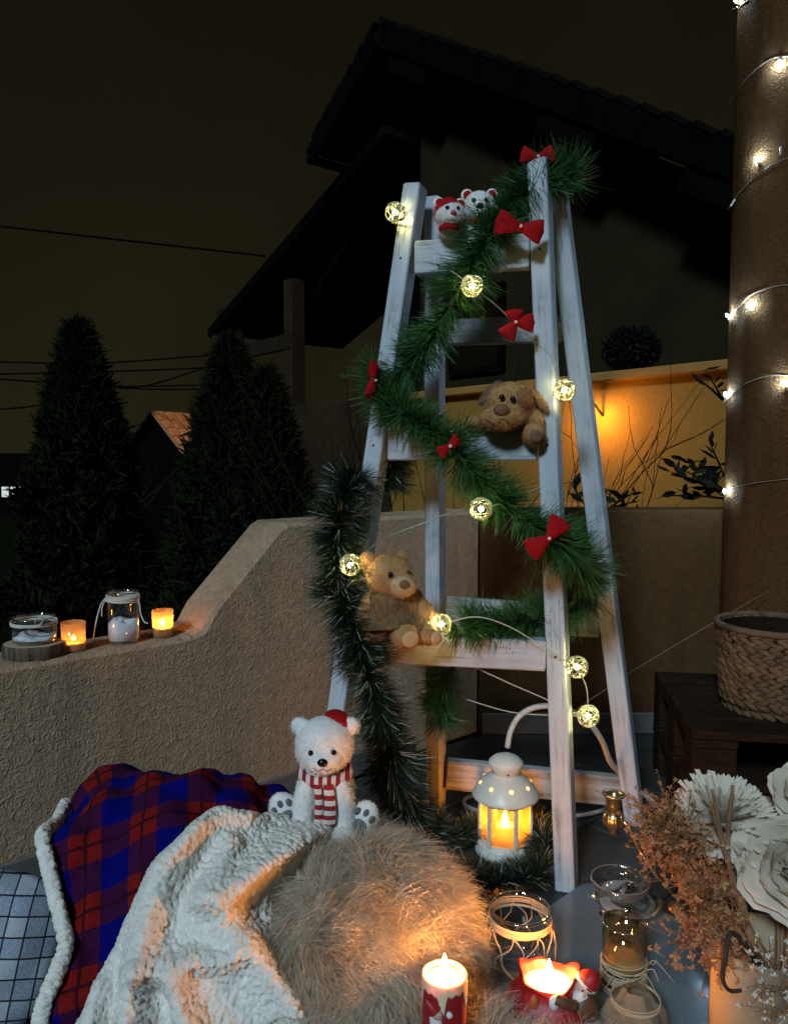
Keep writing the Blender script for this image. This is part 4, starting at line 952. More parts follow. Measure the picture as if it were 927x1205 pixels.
# checked cushion leaning beside the blanket
pc = np.array([-.705, 1.215, .112]); nu, nv = 48, 32; V = []; UVc = []
th = np.linspace(.0005, math.pi - .0005, nv)
sg = lambda x, e: np.sign(x) * np.abs(x) ** e
Rc = rotz(R(18)) @ rotx(R(-22)) @ roty(R(12))
for a in th:
    row = []
    for k in range(nu):
        q = 2 * math.pi * k / nu; x, y_, z = sg(math.sin(a), .9) * sg(math.cos(q), .62), sg(math.sin(a), .9) * sg(math.sin(q), .62), math.cos(a)
        p = np.array([x * .15, z * -.062, y_ * .125]); p = p + .006 * np.array([0, mnoise.noise(Vector((x * 4, y_ * 4, z * 2))), 0])
        row.append(pc + Rc @ p); UVc.append((x * .15, y_ * .125))
    V.append(row)
m = MB(); m.grid(np.array(V), True); cu = Thing('cushion', (-.705, 1.215, 0), 'pale grey checked cotton cushion beside the plaid blanket', 'cushion'); o = cu.part('cover', m, M['check']); set_uv(o, UVc)

# ================================================================== FUR
def fur(t, roots, nrm, n, ln, wd_, m, comb, clump=.02, seg=4, name='fur', lie=.55, swirl=1.5):
    k = rng.integers(0, len(roots), n); P = roots[k] + rng.normal(size=(n, 3)) * .002; Nn = nrm[k]
    cell = np.floor(P / clump).astype(int); key = (cell[:, 0] * 73856093) ^ (cell[:, 1] * 19349663) ^ (cell[:, 2] * 83492791)
    h1 = np.sin(key * 12.9898) * 43758.5453; h1 -= np.floor(h1); h2 = np.sin(key * 78.233) * 12543.123; h2 -= np.floor(h2)
    sw = np.stack([np.cos(h1 * 6.28), np.sin(h1 * 6.28), h2 - .5], 1)
    tang = unit(np.asarray(comb(P)) + sw * swirl); tang = tang - Nn * (tang * Nn).sum(1, keepdims=True)
    d = unit(Nn * (1 - lie) + unit(tang) * lie * .6 + rng.normal(size=(n, 3)) * .36)
    cc = (cell + .5) * clump
    L = ln * (.55 + .6 * rng.random(n))
    bend = unit(tang) * (.45 + .3 * rng.random((n, 1))) + np.array([0, 0, -.22]) + (cc - P) / ln * .45
    t.part(name, MB().blades(P, d, L, wd_ * (.7 + .6 * rng.random(n)), bend, seg, .15), m, smooth=True, kind='stuff')
def dome(c, r, z0=0., nu=90, nv=60, lump=.0):
    th = np.linspace(.03, math.pi * .80, nv); q = np.arange(nu) * 2 * math.pi / nu
    n = np.stack([np.sin(th)[:, None] * np.cos(q), np.sin(th)[:, None] * np.sin(q), np.repeat(np.cos(th)[:, None], nu, 1)], -1)
    V = c + n * r; V[..., 2] = np.maximum(V[..., 2], z0); return V, unit(n / np.array(r))
PC = np.array([-.050, 1.262, .105]); PR = np.array([.166, .190, .140])
pf = Thing('fur_pouf', (PC[0], PC[1], 0), 'round beige long-haired fur pouf in front of the white bear', 'pouf')
V, Nn = dome(PC, PR, .002); m = MB(); m.grid(V, True); pf.part('cushion', m, M['fur_base'])
rr = rng.normal(size=(9000, 3)); rr[:, 2] = np.abs(rr[:, 2]) * 1.0 - .35; rr = unit(rr); Pr = PC + rr * PR; keep = Pr[:, 2] > .01; Pr, rn = Pr[keep], unit(rr[keep] / PR)
def comb(P):
    x = P - PC; return np.stack([.55 * x[:, 0] / .16 - .5 * x[:, 1] / .2 + .25, -.6 + .4 * x[:, 0] / .16, -.5 - .3 * np.abs(x[:, 0]) / .16], 1)
fur(pf, Pr, rn, 46000, .052, .0012, M['fur'], comb, .030)
fur(pf, Pr, rn, 9000, .060, .0011, M['fur_tip'], comb, .030, 5, 'guard_hair', .5, 2.2)
# pale fur rug under the candles
rx = np.linspace(0, 1, 60); ry = np.linspace(0, 1, 36); RU, RV = np.meshgrid(rx, ry)
RX = -.08 + RU * .50; RY = .90 + RV * .25 + .05 * np.sin(RU * 5) + .02 * np.sin(RU * 13)
RZ = .046 + .022 * np.sin(RU * 11 + 1) * np.sin(RV * 5 + .6); RZ = RZ * np.clip(np.minimum(np.minimum(RU, 1 - RU) * 10, np.minimum(RV, 1 - RV) * 6), .1, 1) + .002
rug = Thing('fur_rug', (.15, 1.0, 0), 'pale shaggy fur rug under the two lit red candles', 'rug')
RZ = RZ + .031 * (RX > .02)
G = np.stack([RX, RY, RZ], -1); m = MB(); m.grid(G); rug.part('backing', m, M['fur_base'])
fur(rug, G.reshape(-1, 3), np.tile([0, 0, 1.], (G.size // 3, 1)), 20000, .040, .0011, M['fur_w'], lambda P: np.stack([np.sin(P[:, 1] * 30), -.6 + 0 * P[:, 0], .3 + 0 * P[:, 0]], 1))

# ================================================================== WHITE BEAR WITH SCARF
wb0 = at(383, 973, 1.40); wb = Thing('white_bear', wb0, 'white sitting bear figure with a red and white striped scarf', 'bear figure')
X = lambda x, y, z: wb0 + np.array([x, y, z])
hc = X(-.001, -.004, .157)
b = MB(); b.ell(hc, (.054, .050, .053)); b.ell(hc + [.002, -.034, -.014], (.034, .026, .025)); b.ell(X(0, .006, .062), (.056, .048, .066))
b.ell(X(-.036, -.034, .052), (.022, .022, .058), roty(R(6))); b.ell(X(.036, -.034, .052), (.022, .022, .058), roty(R(-6)))
b.ell(X(-.036, -.056, .010), (.024, .026, .015)); b.ell(X(.038, -.056, .012), (.024, .026, .015))
b.ell(X(-.060, -.005, .022), (.036, .034, .026)); b.ell(X(.062, -.005, .024), (.036, .034, .026))
for s_ in (-1, 1): b.ell(X(.047 * s_, .006, .190), (.017, .011, .018), roty(R(25 * s_)))
wb.part('body', b, M['plush_white'], remesh=.0032, fuzz=16000, fl=.0040)
for s_, tz_ in ((-1, .046), (1, .030)):
    fc = X(.072 * s_, -.030, tz_); Rf = roty(R(28 * s_)) @ rotz(R(-12 * s_))
    ft = wb.part('foot', MB().ell(fc, (.026, .016, .034), Rf), M['plush_white'], fuzz=1200, fl=.0035)
    wb.part('pad', MB().ell(fc + Rf @ np.array([0, -.0145, -.010]), (.014, .004, .014), Rf), M['pad'], parent=ft)
    for k in (-1, 0, 1): wb.part('toe_pad', MB().ell(fc + Rf @ np.array([.0145 * k, -.0115, .016 - .005 * abs(k)]), (.0055, .005, .0078), Rf), M['pad'], parent=ft)
eye(wb, hc + [-.020, -.0475, .004], .0050); eye(wb, hc + [.021, -.0475, .005], .0050)
wb.part('nose', MB().ell(hc + [.002, -.060, -.009], (.0095, .006, .0075)), M['black'])
wb.part('mouth', MB().tube(spline([hc + [-.016, -.0535, -.020], hc + [-.006, -.0590, -.0245], hc + [.002, -.0605, -.020], hc + [.010, -.0590, -.0245], hc + [.020, -.0535, -.020]], 5), .0007, 4), M['pad'])
wb.part('cap', MB().ell(hc + [.024, .020, .036], (.030, .030, .022), roty(R(30))), M['velvet'])
def stripes(name, axis, per):
    m, t, b_ = newmat(name); b_.inputs['Roughness'].default_value = .95; tcn = N(t, 'ShaderNodeTexCoord'); s_ = N(t, 'ShaderNodeSeparateXYZ'); t.links.new(tcn.outputs['Object'], s_.inputs[0])
    d_ = N(t, 'ShaderNodeMath', operation='DIVIDE'); d_.inputs[1].default_value = per; t.links.new(s_.outputs[axis], d_.inputs[0])
    f_ = N(t, 'ShaderNodeMath', operation='FRACT'); t.links.new(d_.outputs[0], f_.inputs[0]); g_ = N(t, 'ShaderNodeMath', operation='GREATER_THAN'); g_.inputs[1].default_value = .5; t.links.new(f_.outputs[0], g_.inputs[0])
    t.links.new(mixrgb(t, g_.outputs[0], (.72, .60, .52), (.28, .012, .018)), b_.inputs['Base Color']); bumpn(t, b_, ntex(t, 500, 2), .5, .001); return m
M['scarf_v'] = stripes('striped knit down', 2, .0175); M['scarf_h'] = stripes('striped knit round', 0, .0155)
q = np.arange(36) * 2 * math.pi / 36; V = []
for k in range(10):
    a = 2 * math.pi * k / 10; V.append(np.stack([np.cos(q) * (.044 + .008 * math.cos(a)), np.sin(q) * (.043 + .008 * math.cos(a)) - .004, .108 + .011 * math.sin(a) - .004 * np.sin(-q)], 1) + wb0)
V.append(V[0]); sc_ = wb.part('scarf', MB().grid(np.array(V), True), M['scarf_h'])
for x0, w_, zb, yo, nm in ((.010, .022, .032, -.004, 'scarf_end'), (-.010, .016, .022, 0, 'scarf_end')):
    rows = []
    for i in range(14):
        u = i / 13; z_ = .104 - (.104 - zb) * u; yf = -.054 - .010 * math.sin(u * 2.6) + yo; row = []
        for k in range(8):
            s_ = -1 + 2 * k / 7; row.append(X(x0 + .004 * math.sin(u * 3) + s_ * w_ / 2 * (.8 + .25 * u), yf + .003 * s_ * s_, z_))
        rows.append(row)
    G = np.array(rows); m = MB(); m.grid(G); m.grid(G + np.array([0, .004, 0])); wb.part(nm, m, M['scarf_v'], parent=sc_)

# ================================================================== LANTERN
lc = onz(594, 1002, 0); ln_ = Thing('white_lantern', lc, 'cream metal lantern with star inlays for cut-outs and a lit candle inside', 'lantern')
ln_.part('base', MB().lathe([(0, .004), (.060, .004), (.068, .0), (.070, .006), (.067, .012), (.064, .015), (.065, .022), (.061, .028), (.0, .028)], 48, lc), M['enamel'])
va = [R(15 + 60 * k) for k in range(6)]; hx = [np.array([math.sin(a) * .060, -math.cos(a) * .060, 0]) for a in va]
for k, p in enumerate(hx): ln_.part('post', MB().box(lc + p + [0, 0, .078], (.008, .007, .102), rotz(va[k]), .0015), M['enamel'], smooth=False)
for k in range(6):
    a, b_ = hx[k], hx[(k + 1) % 6]; md = (a + b_) / 2; d = unit(b_ - a); rz = math.atan2(d[1], d[0]); L = np.linalg.norm(b_ - a) - .008
    pn = ln_.part('pane', MB().box(lc + md + [0, 0, .078], (L, .0016, .096), rotz(rz)), M['glass_pane'], smooth=False)
    for z_ in (.031, .126): ln_.part('pane_frame', MB().box(lc + md + [0, 0, z_], (L - .001, .0045, .006), rotz(rz)), M['enamel'], smooth=False, parent=pn)
ln_.part('door_latch', MB().box(lc + hx[0] * 1.09 + [0, 0, .052], (.006, .004, .020), rotz(va[0]), .001), M['enamel'], smooth=False)
ln_.part('roof', MB().lathe([(.060, .127), (.071, .131), (.0775, .136), (.0775, .140), (.074, .146), (.066, .160), (.052, .175), (.038, .184), (.033, .187), (.031, .190)], 48, lc), M['enamel'])
ln_.part('chimney_cap', MB().lathe([(.031, .189), (.034, .193), (.039, .206), (.0405, .214), (.0395, .217), (.030, .226), (.016, .232), (0, .2335)], 40, lc), M['enamel'])
def star(c, nrm, r, m_): # flat five-pointed inlay
    Fm = frame(nrm, (1, 0, 0)) if abs(nrm[0]) < .9 else frame(nrm, (0, 0, 1)); P = [c] + [c + Fm[:, 0] * math.cos(R(90 + 36 * k)) * (r if k % 2 == 0 else r * .45) + Fm[:, 1] * math.sin(R(90 + 36 * k)) * (r if k % 2 == 0 else r * .45) for k in range(10)]
    m = MB(); m.add(P, [(0, 1 + k, 1 + (k + 1) % 10) for k in range(10)]); ln_.part('star_inlay', m, M[m_], smooth=False)
for k in range(8):
    a = R(4 + 45 * k); dr = np.array([math.sin(a), -math.cos(a), 0]); nr = unit(dr * .72 + Z * .7)
    star(lc + dr * .0595 + [0, 0, .1680] + nr * .0012, nr, .0062, 'star')
for a in (0, 60, 120, 180, 240, 300):
    dr = np.array([math.sin(R(a)), -math.cos(R(a)), 0]); star(lc + dr * .0362 + [0, 0, .1985] + unit(dr - Z * .4) * .0012, unit(dr - Z * .4), .0042, 'wick')
cnd = ln_.part('candle', MB().lathe([(0, .029), (.023, .029), (.024, .060), (.022, .064), (.014, .061), (0, .060)], 28, lc + [0, .002, 0]), M['wax'])
flame(ln_, lc + np.array([0, .002, .063]), .036, .0075, 'flame_l', cnd)
# white cable looping behind the lantern
P = spline([at(597, 880, 1.80), at(601, 860, 1.80), at(612, 842, 1.80), at(632, 832, 1.80), at(660, 833, 1.80), at(690, 848, 1.80), at(708, 872, 1.82), at(720, 900, 1.86), at(745, 925, 2.02), at(768, 945, 2.02), at(775, 975, 1.98)], 8)
c2 = onz(630, 945, .008)
P2 = np.array([c2 + [math.cos(a) * .19, math.sin(a) * .085, .0] for a in np.linspace(R(20), R(380), 40)])
wc = Thing('white_cable', P[-1], 'thick white cable arching up behind the lantern and coiled on the floor', 'cable'); wc.part('arch', MB().tube(P, .007, 8), M['white_cable']); wc.part('coil', MB().tube(P2, .0055, 8, True), M['white_cable'])

# ================================================================== LOW SLAB AND THE GLASS ON IT
ZS = .03
K0 = onz(690, 1037, ZS); KL = unit((onz(652, 1063, ZS) - K0)); KR = np.array([-KL[1], KL[0], 0]); KR = KR if KR[0] > 0 else -KR
kr = unit(onz(818, 1083, ZS) - K0); KR = unit(KR + kr)
pts2 = [(.030, .0), (.0, .030), (0, .60), (.62, .60), (.62, 0)]; pts2 = [(.022, 0), (.006, .006), (0, .022), (0, .62), (.66, .62), (.66, 0)]
slb = Thing('stone_slab', (K0[0], K0[1], 0), 'polished grey slab on the floor carrying candles and glassware', 'slab')
slb.part('top', MB().prism(pts2, np.array([K0[0], K0[1], .0008]), KL, KR, Z, ZS - .0008), M['slab'], smooth=False)
cp = np.array([*K0[:2], ZS]) + KL * .04 + KR * .04
slb.part('cap', MB().lathe([(0, .003), (.010, .0028), (.013, .001), (.0135, .0002)], 24, cp), M['slab'])
# twine-netted jar
jc = at(612, 1068, 1.30); jh = jc[2] - ZS; jc[2] = ZS
tj = Thing('twine_jar', jc, 'round clear glass jar wrapped in a net of jute twine', 'jar')
jp = [(.0, .002), (.045, .001), (.056, .008), (.0605, .024), (.061, jh * .50), (.0585, jh * .68), (.052, jh * .80), (.0500, jh * .86), (.0505, jh * .97)]
tj.part('glass_body', MB().lathe(jp, 48, jc), M['glass'])
tj.part('rim', MB().lathe([(.0485, jh * .95), (.0525, jh * .955), (.0535, jh * .98), (.052, jh), (.0490, jh * .995), (.0485, jh * .95)], 48, jc), M['glass_rim'])
tj.part('base_ring', MB().lathe([(.040, .001), (.052, .004), (.040, .009), (.030, .007)], 40, jc), M['glass_rim'])
jr = lambda z_: np.interp(z_, [p[1] for p in jp[1:]], [p[0] for p in jp[1:]]) + .0014
m = loops(jc, .0535, jh * .74, jh * .88, 9, .0014, .0012)
for k in range(9):
    a0 = R(40 * k + 10); 
    for sgn in (1, -1):
        pts_ = []
        for i in range(12):
            u = i / 11; z_ = jh * (.78 - .74 * u); a = a0 + sgn * R(44) * u + .10 * math.sin(u * 9 + k); pts_.append(jc + np.array([math.cos(a) * jr(z_), math.sin(a) * jr(z_), z_]))
        m.tube(pts_, .0014, 5)
m.tube(spline([jc + [-.054, -.02, jh * .8], jc + [-.062, -.025, jh * .55], jc + [-.066, -.03, jh * .2], jc + [-.06, -.04, .002]], 6), .0010, 5)
tj.part('twine_net', m, M['twine'])
# stemmed glass dish
sdc = at(730, 1036, 1.45); hz = sdc[2] - ZS; sdc[2] = ZS
sd_ = Thing('glass_dish', sdc, 'low stemmed glass candle dish standing on the grey slab', 'glass dish')
sd_.part('foot', MB().lathe([(0, .003), (.040, .001), (.041, .004), (.020, .010), (.008, .016)], 36, sdc), M['glass_brn'])
sd_.part('stem', MB().lathe([(.008, .015), (.006, .024), (.010, .032), (.0065, .040), (.009, hz * .62)], 20, sdc), M['glass_rim'])
sd_.part('bowl', MB().lathe([(.004, hz * .60), (.035, hz * .64), (.050, hz * .78), (.055, hz), (.0525, hz), (.047, hz * .80), (.030, hz * .70), (.0, hz * .68)], 44, sdc), M['glass'])
sd_.part('rim', MB().lathe([(.0525, hz - .002), (.0565, hz - .002), (.0565, hz + .001), (.0525, hz + .001), (.0525, hz - .002)], 44, sdc), M['glass_rim'])
sd_.part('saucer', MB().lathe([(.036, hz * .52), (.064, hz * .54), (.066, hz * .57), (.062, hz * .57), (.036, hz * .55)], 44, sdc + [.012, -.012, 0]), M['glass_rim'])
# tumbler with twine wound round its foot
tc_ = at(735, 1086, 1.24); th_ = tc_[2] - ZS; tc_[2] = ZS
tg = Thing('twine_tumbler', tc_, 'amber-lit glass tumbler with jute twine wound round its lower half', 'glass')
tg.part('glass_body', MB().lathe([(0, .003), (.030, .001), (.034, .008), (.0355, th_ * .5), (.0365, th_), (.0345, th_), (.0335, th_ * .5), (.030, .012), (0, .011)], 40, tc_), M['glass_brn'])
tg.part('rim', MB().lathe([(.0345, th_ - .001), (.0372, th_ - .001), (.0372, th_ + .0015), (.0345, th_ + .0015), (.0345, th_ - .001)], 40, tc_), M['glass_rim'])
tg.part('wax', MB().lathe([(.031, th_ * .40), (.0338, th_ * .52), (.02, th_ * .51), (0, th_ * .51)], 30, tc_), M['wax'])
m = loops(tc_, .0362, .006, th_ * .48, 15, .0013, .0018)
for k in range(9):
    a = R(-150 + 22 * k); p = tc_ + np.array([math.cos(a) * .038, math.sin(a) * .038, th_ * .42]); m.tube(spline([p, p + np.array([math.cos(a) * .012, math.sin(a) * .012, random.uniform(-.01, .012)]), p + np.array([math.cos(a) * .03 + random.uniform(-.02, .02), math.sin(a) * .03, random.uniform(-.03, .0)])], 5), .0009, 5)
tg.part('twine', m, M['twine'])
# little organza pouch in front of it
oc = np.array([*at(748, 1165, 1.12)[:2], ZS + .001]); V = []
for i in range(22):
    u = i / 21; z_ = .085 * u; rr_ = .046 * math.sin(math.pi * min(1., .18 + u * .74)) ** .7 * (1 if u < .8 else .75 + .9 * (u - .8))
    V.append([oc + np.array([math.cos(q) * rr_ * (1 + .10 * math.sin(6 * q + 4 * u) + .05 * math.sin(13 * q)), math.sin(q) * rr_ * (1 + .10 * math.sin(5 * q + 2)), z_]) for q in np.arange(56) * 2 * math.pi / 56])
op = Thing('organza_pouch', oc, 'crumpled beige organza pouch beside the red candle pot', 'pouch'); op.part('fabric', MB().grid(np.array(V), True), mat('organza', (.40, .30, .19), (.52, .40, .27), .8, 25, transl=.5, bump=.7, bscale=120))
op.part('tie', loops(oc, .036, .066, .072, 4), M['twine'])
# candlestick with curving arm
ck = at(722, 936, 1.50); kc = ck
cs = Thing('candlestick', np.array([*at(806, 1046, 1.46)[:2], ZS]), 'small ornate brass candlestick with a curved arm behind the glass dish', 'candlestick')
cs.part('cup', MB().lathe([(0, -.030), (.014, -.030), (.0155, -.018), (.0145, -.006), (.022, .0), (.023, .003), (.020, .004), (.012, -.002), (.010, -.020), (0, -.022)], 28, kc), M['brass'])
kn = cs.part('knop', MB().lathe([(.008, -.030), (.018, -.038), (.021, -.050), (.016, -.062), (.007, -.070), (.010, -.076), (0, -.082)], 24, kc), M['brass'])
for k in range(8):
    a = R(45 * k); cs.part('leaf_ornament', MB().ell(kc + [math.cos(a) * .017, math.sin(a) * .017, -.048], (.005, .005, .013), None, 8, 6), M['brass'], parent=kn)
cs.part('arm', MB().tube(spline([kc + [.010, 0, -.052], at(739, 972, 1.49), at(752, 1000, 1.48), at(772, 1030, 1.46), cs.b + [0, 0, .012]], 8), [.0045] * 8 + [.0038] * 8 + [.0034] * 8 + [.0034] * 8 + [.005], 8), M['brass'])
cs.part('foot', MB().lathe([(0, .0), (.030, .001), (.031, .005), (.012, .010), (.008, .018), (0, .018)], 28, cs.b), M['brass'])

# ================================================================== RED CANDLES
def wavy_skirt(c, r, ztop_, drips, seed, zmean, n=72, thick=.0015, zin=None):
    """wax sleeve with an uneven dripping lower edge"""
    random.seed(seed); ph = [random.uniform(0, 6.28) for _ in range(6)]; V = []
    lo = [zmean - drips * max(0, math.sin(5 * q + ph[0]) * .6 + math.sin(9 * q + ph[1]) * .5) ** 1.5 - .002 * math.sin(17 * q + ph[2]) for q in np.arange(n) * 2 * math.pi / n]
    for u in np.linspace(0, 1, 10):
        V.append([c + np.array([math.cos(q) * (r + thick * (1 if u > .05 else .0)), math.sin(q) * (r + thick * (1 if u > .05 else .0)), lerp(lo[k], ztop_, u)]) for k, q in enumerate(np.arange(n) * 2 * math.pi / n)])
    V.append([c + np.array([math.cos(q) * (r - .003), math.sin(q) * (r - .003), ztop_ + .0012]) for q in np.arange(n) * 2 * math.pi / n])
    V.append([c + np.array([math.cos(q) * (r - .005), math.sin(q) * (r - .005), ztop_ - .004]) for q in np.arange(n) * 2 * math.pi / n])
    return MB().grid(np.array(V), True)
c1 = at(523, 1146, 1.03); h1 = c1[2] - .004; c1[2] = .004; r1 = .0306
rc = Thing('red_candle', c1, 'red pillar candle with cream wax drips and a bearded relief figure', 'candle')
bd = rc.part('wax_body', MB().lathe([(0, 0), (r1, 0), (r1, h1 * .97), (r1 - .003, h1), (r1 - .006, h1 - .006), (.02, h1 - .008), (0, h1 - .0085)], 48, c1), M['wax_red'])
rc.part('melted_wax', MB().lathe([(r1 - .005, h1 - .006), (.02, h1 - .0065), (0, h1 - .0065)], 40, c1), M['wax'], parent=bd)
rc.part('wax_drips', wavy_skirt(c1, r1, h1, .028, 5, h1 - .014), M['wax'], parent=bd)
rc.part('wick', MB().tube([c1 + [0, 0, h1 - .008], c1 + [.001, 0, h1 + .005]], .001, 5), M['wick'])
flame(rc, c1 + np.array([0, 0, h1 + .001]), .028, .0062)
fg = lambda a, z_, rr_=0: c1 + np.array([math.sin(R(a)) * (r1 + rr_), -math.cos(R(a)) * (r1 + rr_), z_])
rc.part('relief_beard', MB().ell(fg(-24, h1 - .050, .002), (.009, .006, .020), rotz(R(-24)) @ roty(R(-10))), M['wax_w'])
rc.part('relief_face', MB().ell(fg(-20, h1 - .036, .004), (.008, .006, .007), rotz(R(-20))), mat('painted skin', (.62, .36, .24), rough=.5))
rc.part('relief_cap', MB().lathe([(.0105, 0), (.009, .006), (.004, .016), (0, .020)], 12, fg(-28, h1 - .032, .002), roty(R(-38))), M['wax_red'])
rc.part('relief_pompom', MB().ell(fg(8, h1 - .036, .003), .0045), M['wax_w'])
rc.part('relief_sleeve', MB().ell(fg(-2, h1 - .060, .001), (.012, .005, .007), rotz(R(0)) @ roty(R(-35))), M['wax_red'])
rc.part('relief_cuff', MB().ell(fg(14, h1 - .062, .003), (.006, .004, .007), roty(R(20))), M['wax_w'])
rc.part('relief_cuff', MB().ell(fg(-40, h1 - .070, .003), (.007, .004, .006)), M['wax_w'])
# pot-shaped candle with a capped figure hugging it
c3 = at(646, 1145, 1.15); h3 = c3[2] - ZS; c3[2] = ZS
rp = Thing('red_candle_pot', c3, 'red sack-shaped candle pot with a capped bearded figure hugging its rim', 'candle')
V = []; n = 64
for (r_, z_, wv) in ((.0, 0, 0), (.060, 0, .02), (.070, .012, .03), (.071, .034, .03), (.062, .054, .04), (.050, .064, .05), (.0455, .074, .06), (.046, .088, .06), (.048, h3 - .003, .05), (.045, h3, .05), (.041, h3 - .006, .04), (.040, h3 - .022, .03), (.0, h3 - .024, 0)):
    V.append([c3 + np.array([math.cos(q) * r_ * (1 + wv * math.sin(5 * q + 1) + wv * .4 * math.sin(11 * q)), math.sin(q) * r_ * .94 * (1 + wv * math.sin(4 * q)), z_ + (.010 * math.sin(2 * q + 2.2) + .005 * math.sin(5 * q)) * (1 if z_ > .085 else 0)]) for q in np.arange(n) * 2 * math.pi / n])
bd = rp.part('pot', MB().grid(np.array(V), True), M['wax_red'])
rp.part('melted_wax', MB().lathe([(.039, h3 - .018), (.02, h3 - .0185), (0, h3 - .0185)], 36, c3, None, 1, .94), M['wax'], parent=bd)
rp.part('wick', MB().tube([c3 + [0, 0, h3 - .02], c3 + [0, 0, h3 - .006]], .001, 5), M['wick']); flame(rp, c3 + np.array([0, 0, h3 - .010]), .032, .0066)
rp.part('orange_patch', MB().ell(c3 + [-.043, -.043, .034], (.022, .010, .024), rotz(R(-45))), mat('orange glaze', (.55, .13, .03), (.42, .06, .02), .5, 60, bump=.8, bscale=150))
rp.part('seam', MB().tube(spline([c3 + [-.066, -.030, .030], c3 + [-.050, -.055, .029], c3 + [-.030, -.066, .030]], 5), .0012, 5), M['wick'])
fc = c3 + np.array([.047, -.022, h3 - .008]); Rf = roty(R(38))
bo = rp.part('figure_body', MB().ell(c3 + [.045, -.030, h3 - .036], (.024, .018, .024)), mat('brown coat', (.10, .045, .02), (.16, .07, .03), .5, 40))
hd_ = rp.part('figure_head', MB().ell(fc, (.015, .014, .016), Rf), mat('figure skin', (.66, .42, .30), rough=.5))
rp.part('beard', MB().ell(fc + Rf @ np.array([.002, -.008, -.014]), (.014, .011, .016), Rf), M['wax_w'], parent=hd_)
rp.part('fur_brim', MB().lathe([(.0145, .004), (.018, .006), (.0185, .011), (.0145, .013)], 20, fc, Rf), M['wax_w'], parent=hd_)
rp.part('cap', MB().lathe([(.017, .010), (.0165, .018), (.012, .027), (.005, .033), (0, .034)], 20, fc, Rf @ rotx(R(8))), M['wax_red'], parent=hd_)
for s_ in (-1, 1): rp.part('eye', MB().ell(fc + Rf @ np.array([.0055 * s_, -.0138, .001]), .0017, None, 8, 6), M['black'], parent=hd_)
rp.part('nose', MB().ell(fc + Rf @ np.array([0, -.0152, -.0035]), .0028, None, 8, 6), M['figure_skin'] if 'figure_skin' in M else bpy.data.materials['figure skin'], parent=hd_)
rp.part('sleeve', MB().tube(spline([c3 + [.030, -.044, h3 - .022], c3 + [.012, -.050, h3 - .012], c3 + [.000, -.048, h3 - .008]], 4), .0085, 8), bpy.data.materials['brown coat'])
rp.part('mitten', MB().ell(c3 + [-.002, -.049, h3 - .014], (.008, .006, .011)), M['wax_w']); rp.part('mitten', MB().ell(c3 + [-.030, -.038, h3 - .020], (.007, .006, .012)), bpy.data.materials['orange glaze'])

# ================================================================== VASE AND FLOWERS
vc = np.array([at(840, 1160, 1.0)[0] + .066, 1.0, ZS]); vt = at(880, 1106, 1.0)[2] - ZS
vs = Thing('vase', vc, 'sand-coloured cylindrical vase holding dried flowers', 'vase')
vs.part('vase_body', MB().lathe([(0, .002), (.060, 0), (.066, .006), (.066, vt - .004), (.0645, vt), (.060, vt - .002), (.060, .02), (0, .02)], 56, vc), M['vase'])
MO = vc + np.array([0, 0, vt - .03])
def flower_stem(t, c): t.part('stem', MB().tube(spline([c, lerp(c, MO, .5) + [0, -.01, .0], MO + [random.uniform(-.03, .03), random.uniform(-.02, .02), -.08]], 6), .0028, 6), M['dry'])
def petal(m, c, Fm, a, l, w_, cup, lift, curl, n=7, k=5, ruff=0.):
    V = []
    for i in range(n):
        u = i / (n - 1); rr_ = l * math.sin(lift) * u + l * curl * u * u; z_ = l * math.cos(lift) * u - l * abs(curl) * .3 * u * u * u; hw = w_ * (.30 + .70 * math.sin(math.pi * min(1, .12 + u * .62)))
        row = []
        for j in range(k):
            s_ = -1 + 2 * j / (k - 1); x_ = s_ * hw; rad = rr_ - cup * (s_ * s_) * w_ * u + ruff * math.sin(j * 2.4 + a * 7) * u
            row.append(c + Fm @ np.array([math.cos(a) * rad - math.sin(a) * x_, math.sin(a) * rad + math.cos(a) * x_, z_ + ruff * math.cos(j * 2.1 + a * 5) * u * u]))
        V.append(row)
    m.grid(np.array(V))
cc_ = at(846, 972, 1.06); Fm = frame((.02, -.42, .9))
cf = Thing('carnation', cc_, 'large cream paper carnation with narrow fringed petals', 'flower')
m = MB()
for lay, (cnt, lf_, l_) in enumerate(((46, 84, .066), (44, 66, .068), (38, 48, .068), (30, 30, .066), (22, 14, .060), (12, 5, .055))):
    for k in range(cnt): petal(m, cc_ + Fm @ np.array([0, 0, lay * .002]), Fm, 2 * math.pi * (k + .3 * lay + random.uniform(-.2, .2)) / cnt, l_ * random.uniform(.86, 1.10), .0044, -.5, R(lf_ * .95), random.uniform(-.04, .14), 7, 4, .0016)
cf.part('petals', m, M['petal']); flower_stem(cf, cc_)
def rose(c, r, label, ax, grp='cream paper roses'):
    Fm = frame(ax); t = Thing('paper_rose', c, label, 'flower', grp)
    for lay, (cnt, lf_, l_, w_) in enumerate(((5, 66, 1.25, .80), (5, 52, 1.2, .74), (5, 40, 1.15, .64), (4, 28, 1.05, .52), (4, 17, .95, .38), (3, 8, .85, .24))):
        for k in range(cnt):
            m = MB(); petal(m, c - Fm[:, 2] * r * .45, Fm, 2 * math.pi * (k + .5 * (lay % 2) + random.uniform(-.12, .12)) / cnt + lay * .4, r * l_ * random.uniform(.92, 1.08), r * w_, .50, R(lf_ * .85), .20 if lay < 2 else (.05 if lay < 4 else -.06), 10, 9, r * .035); t.part('petal', m, M['petal'])
    t.part('stem', MB().tube(spline([c - Fm[:, 2] * r * .4, lerp(c, MO, .6) + [.02, 0, -.03], MO + [.02, 0, -.06]], 6), .003, 6), M['dry'])
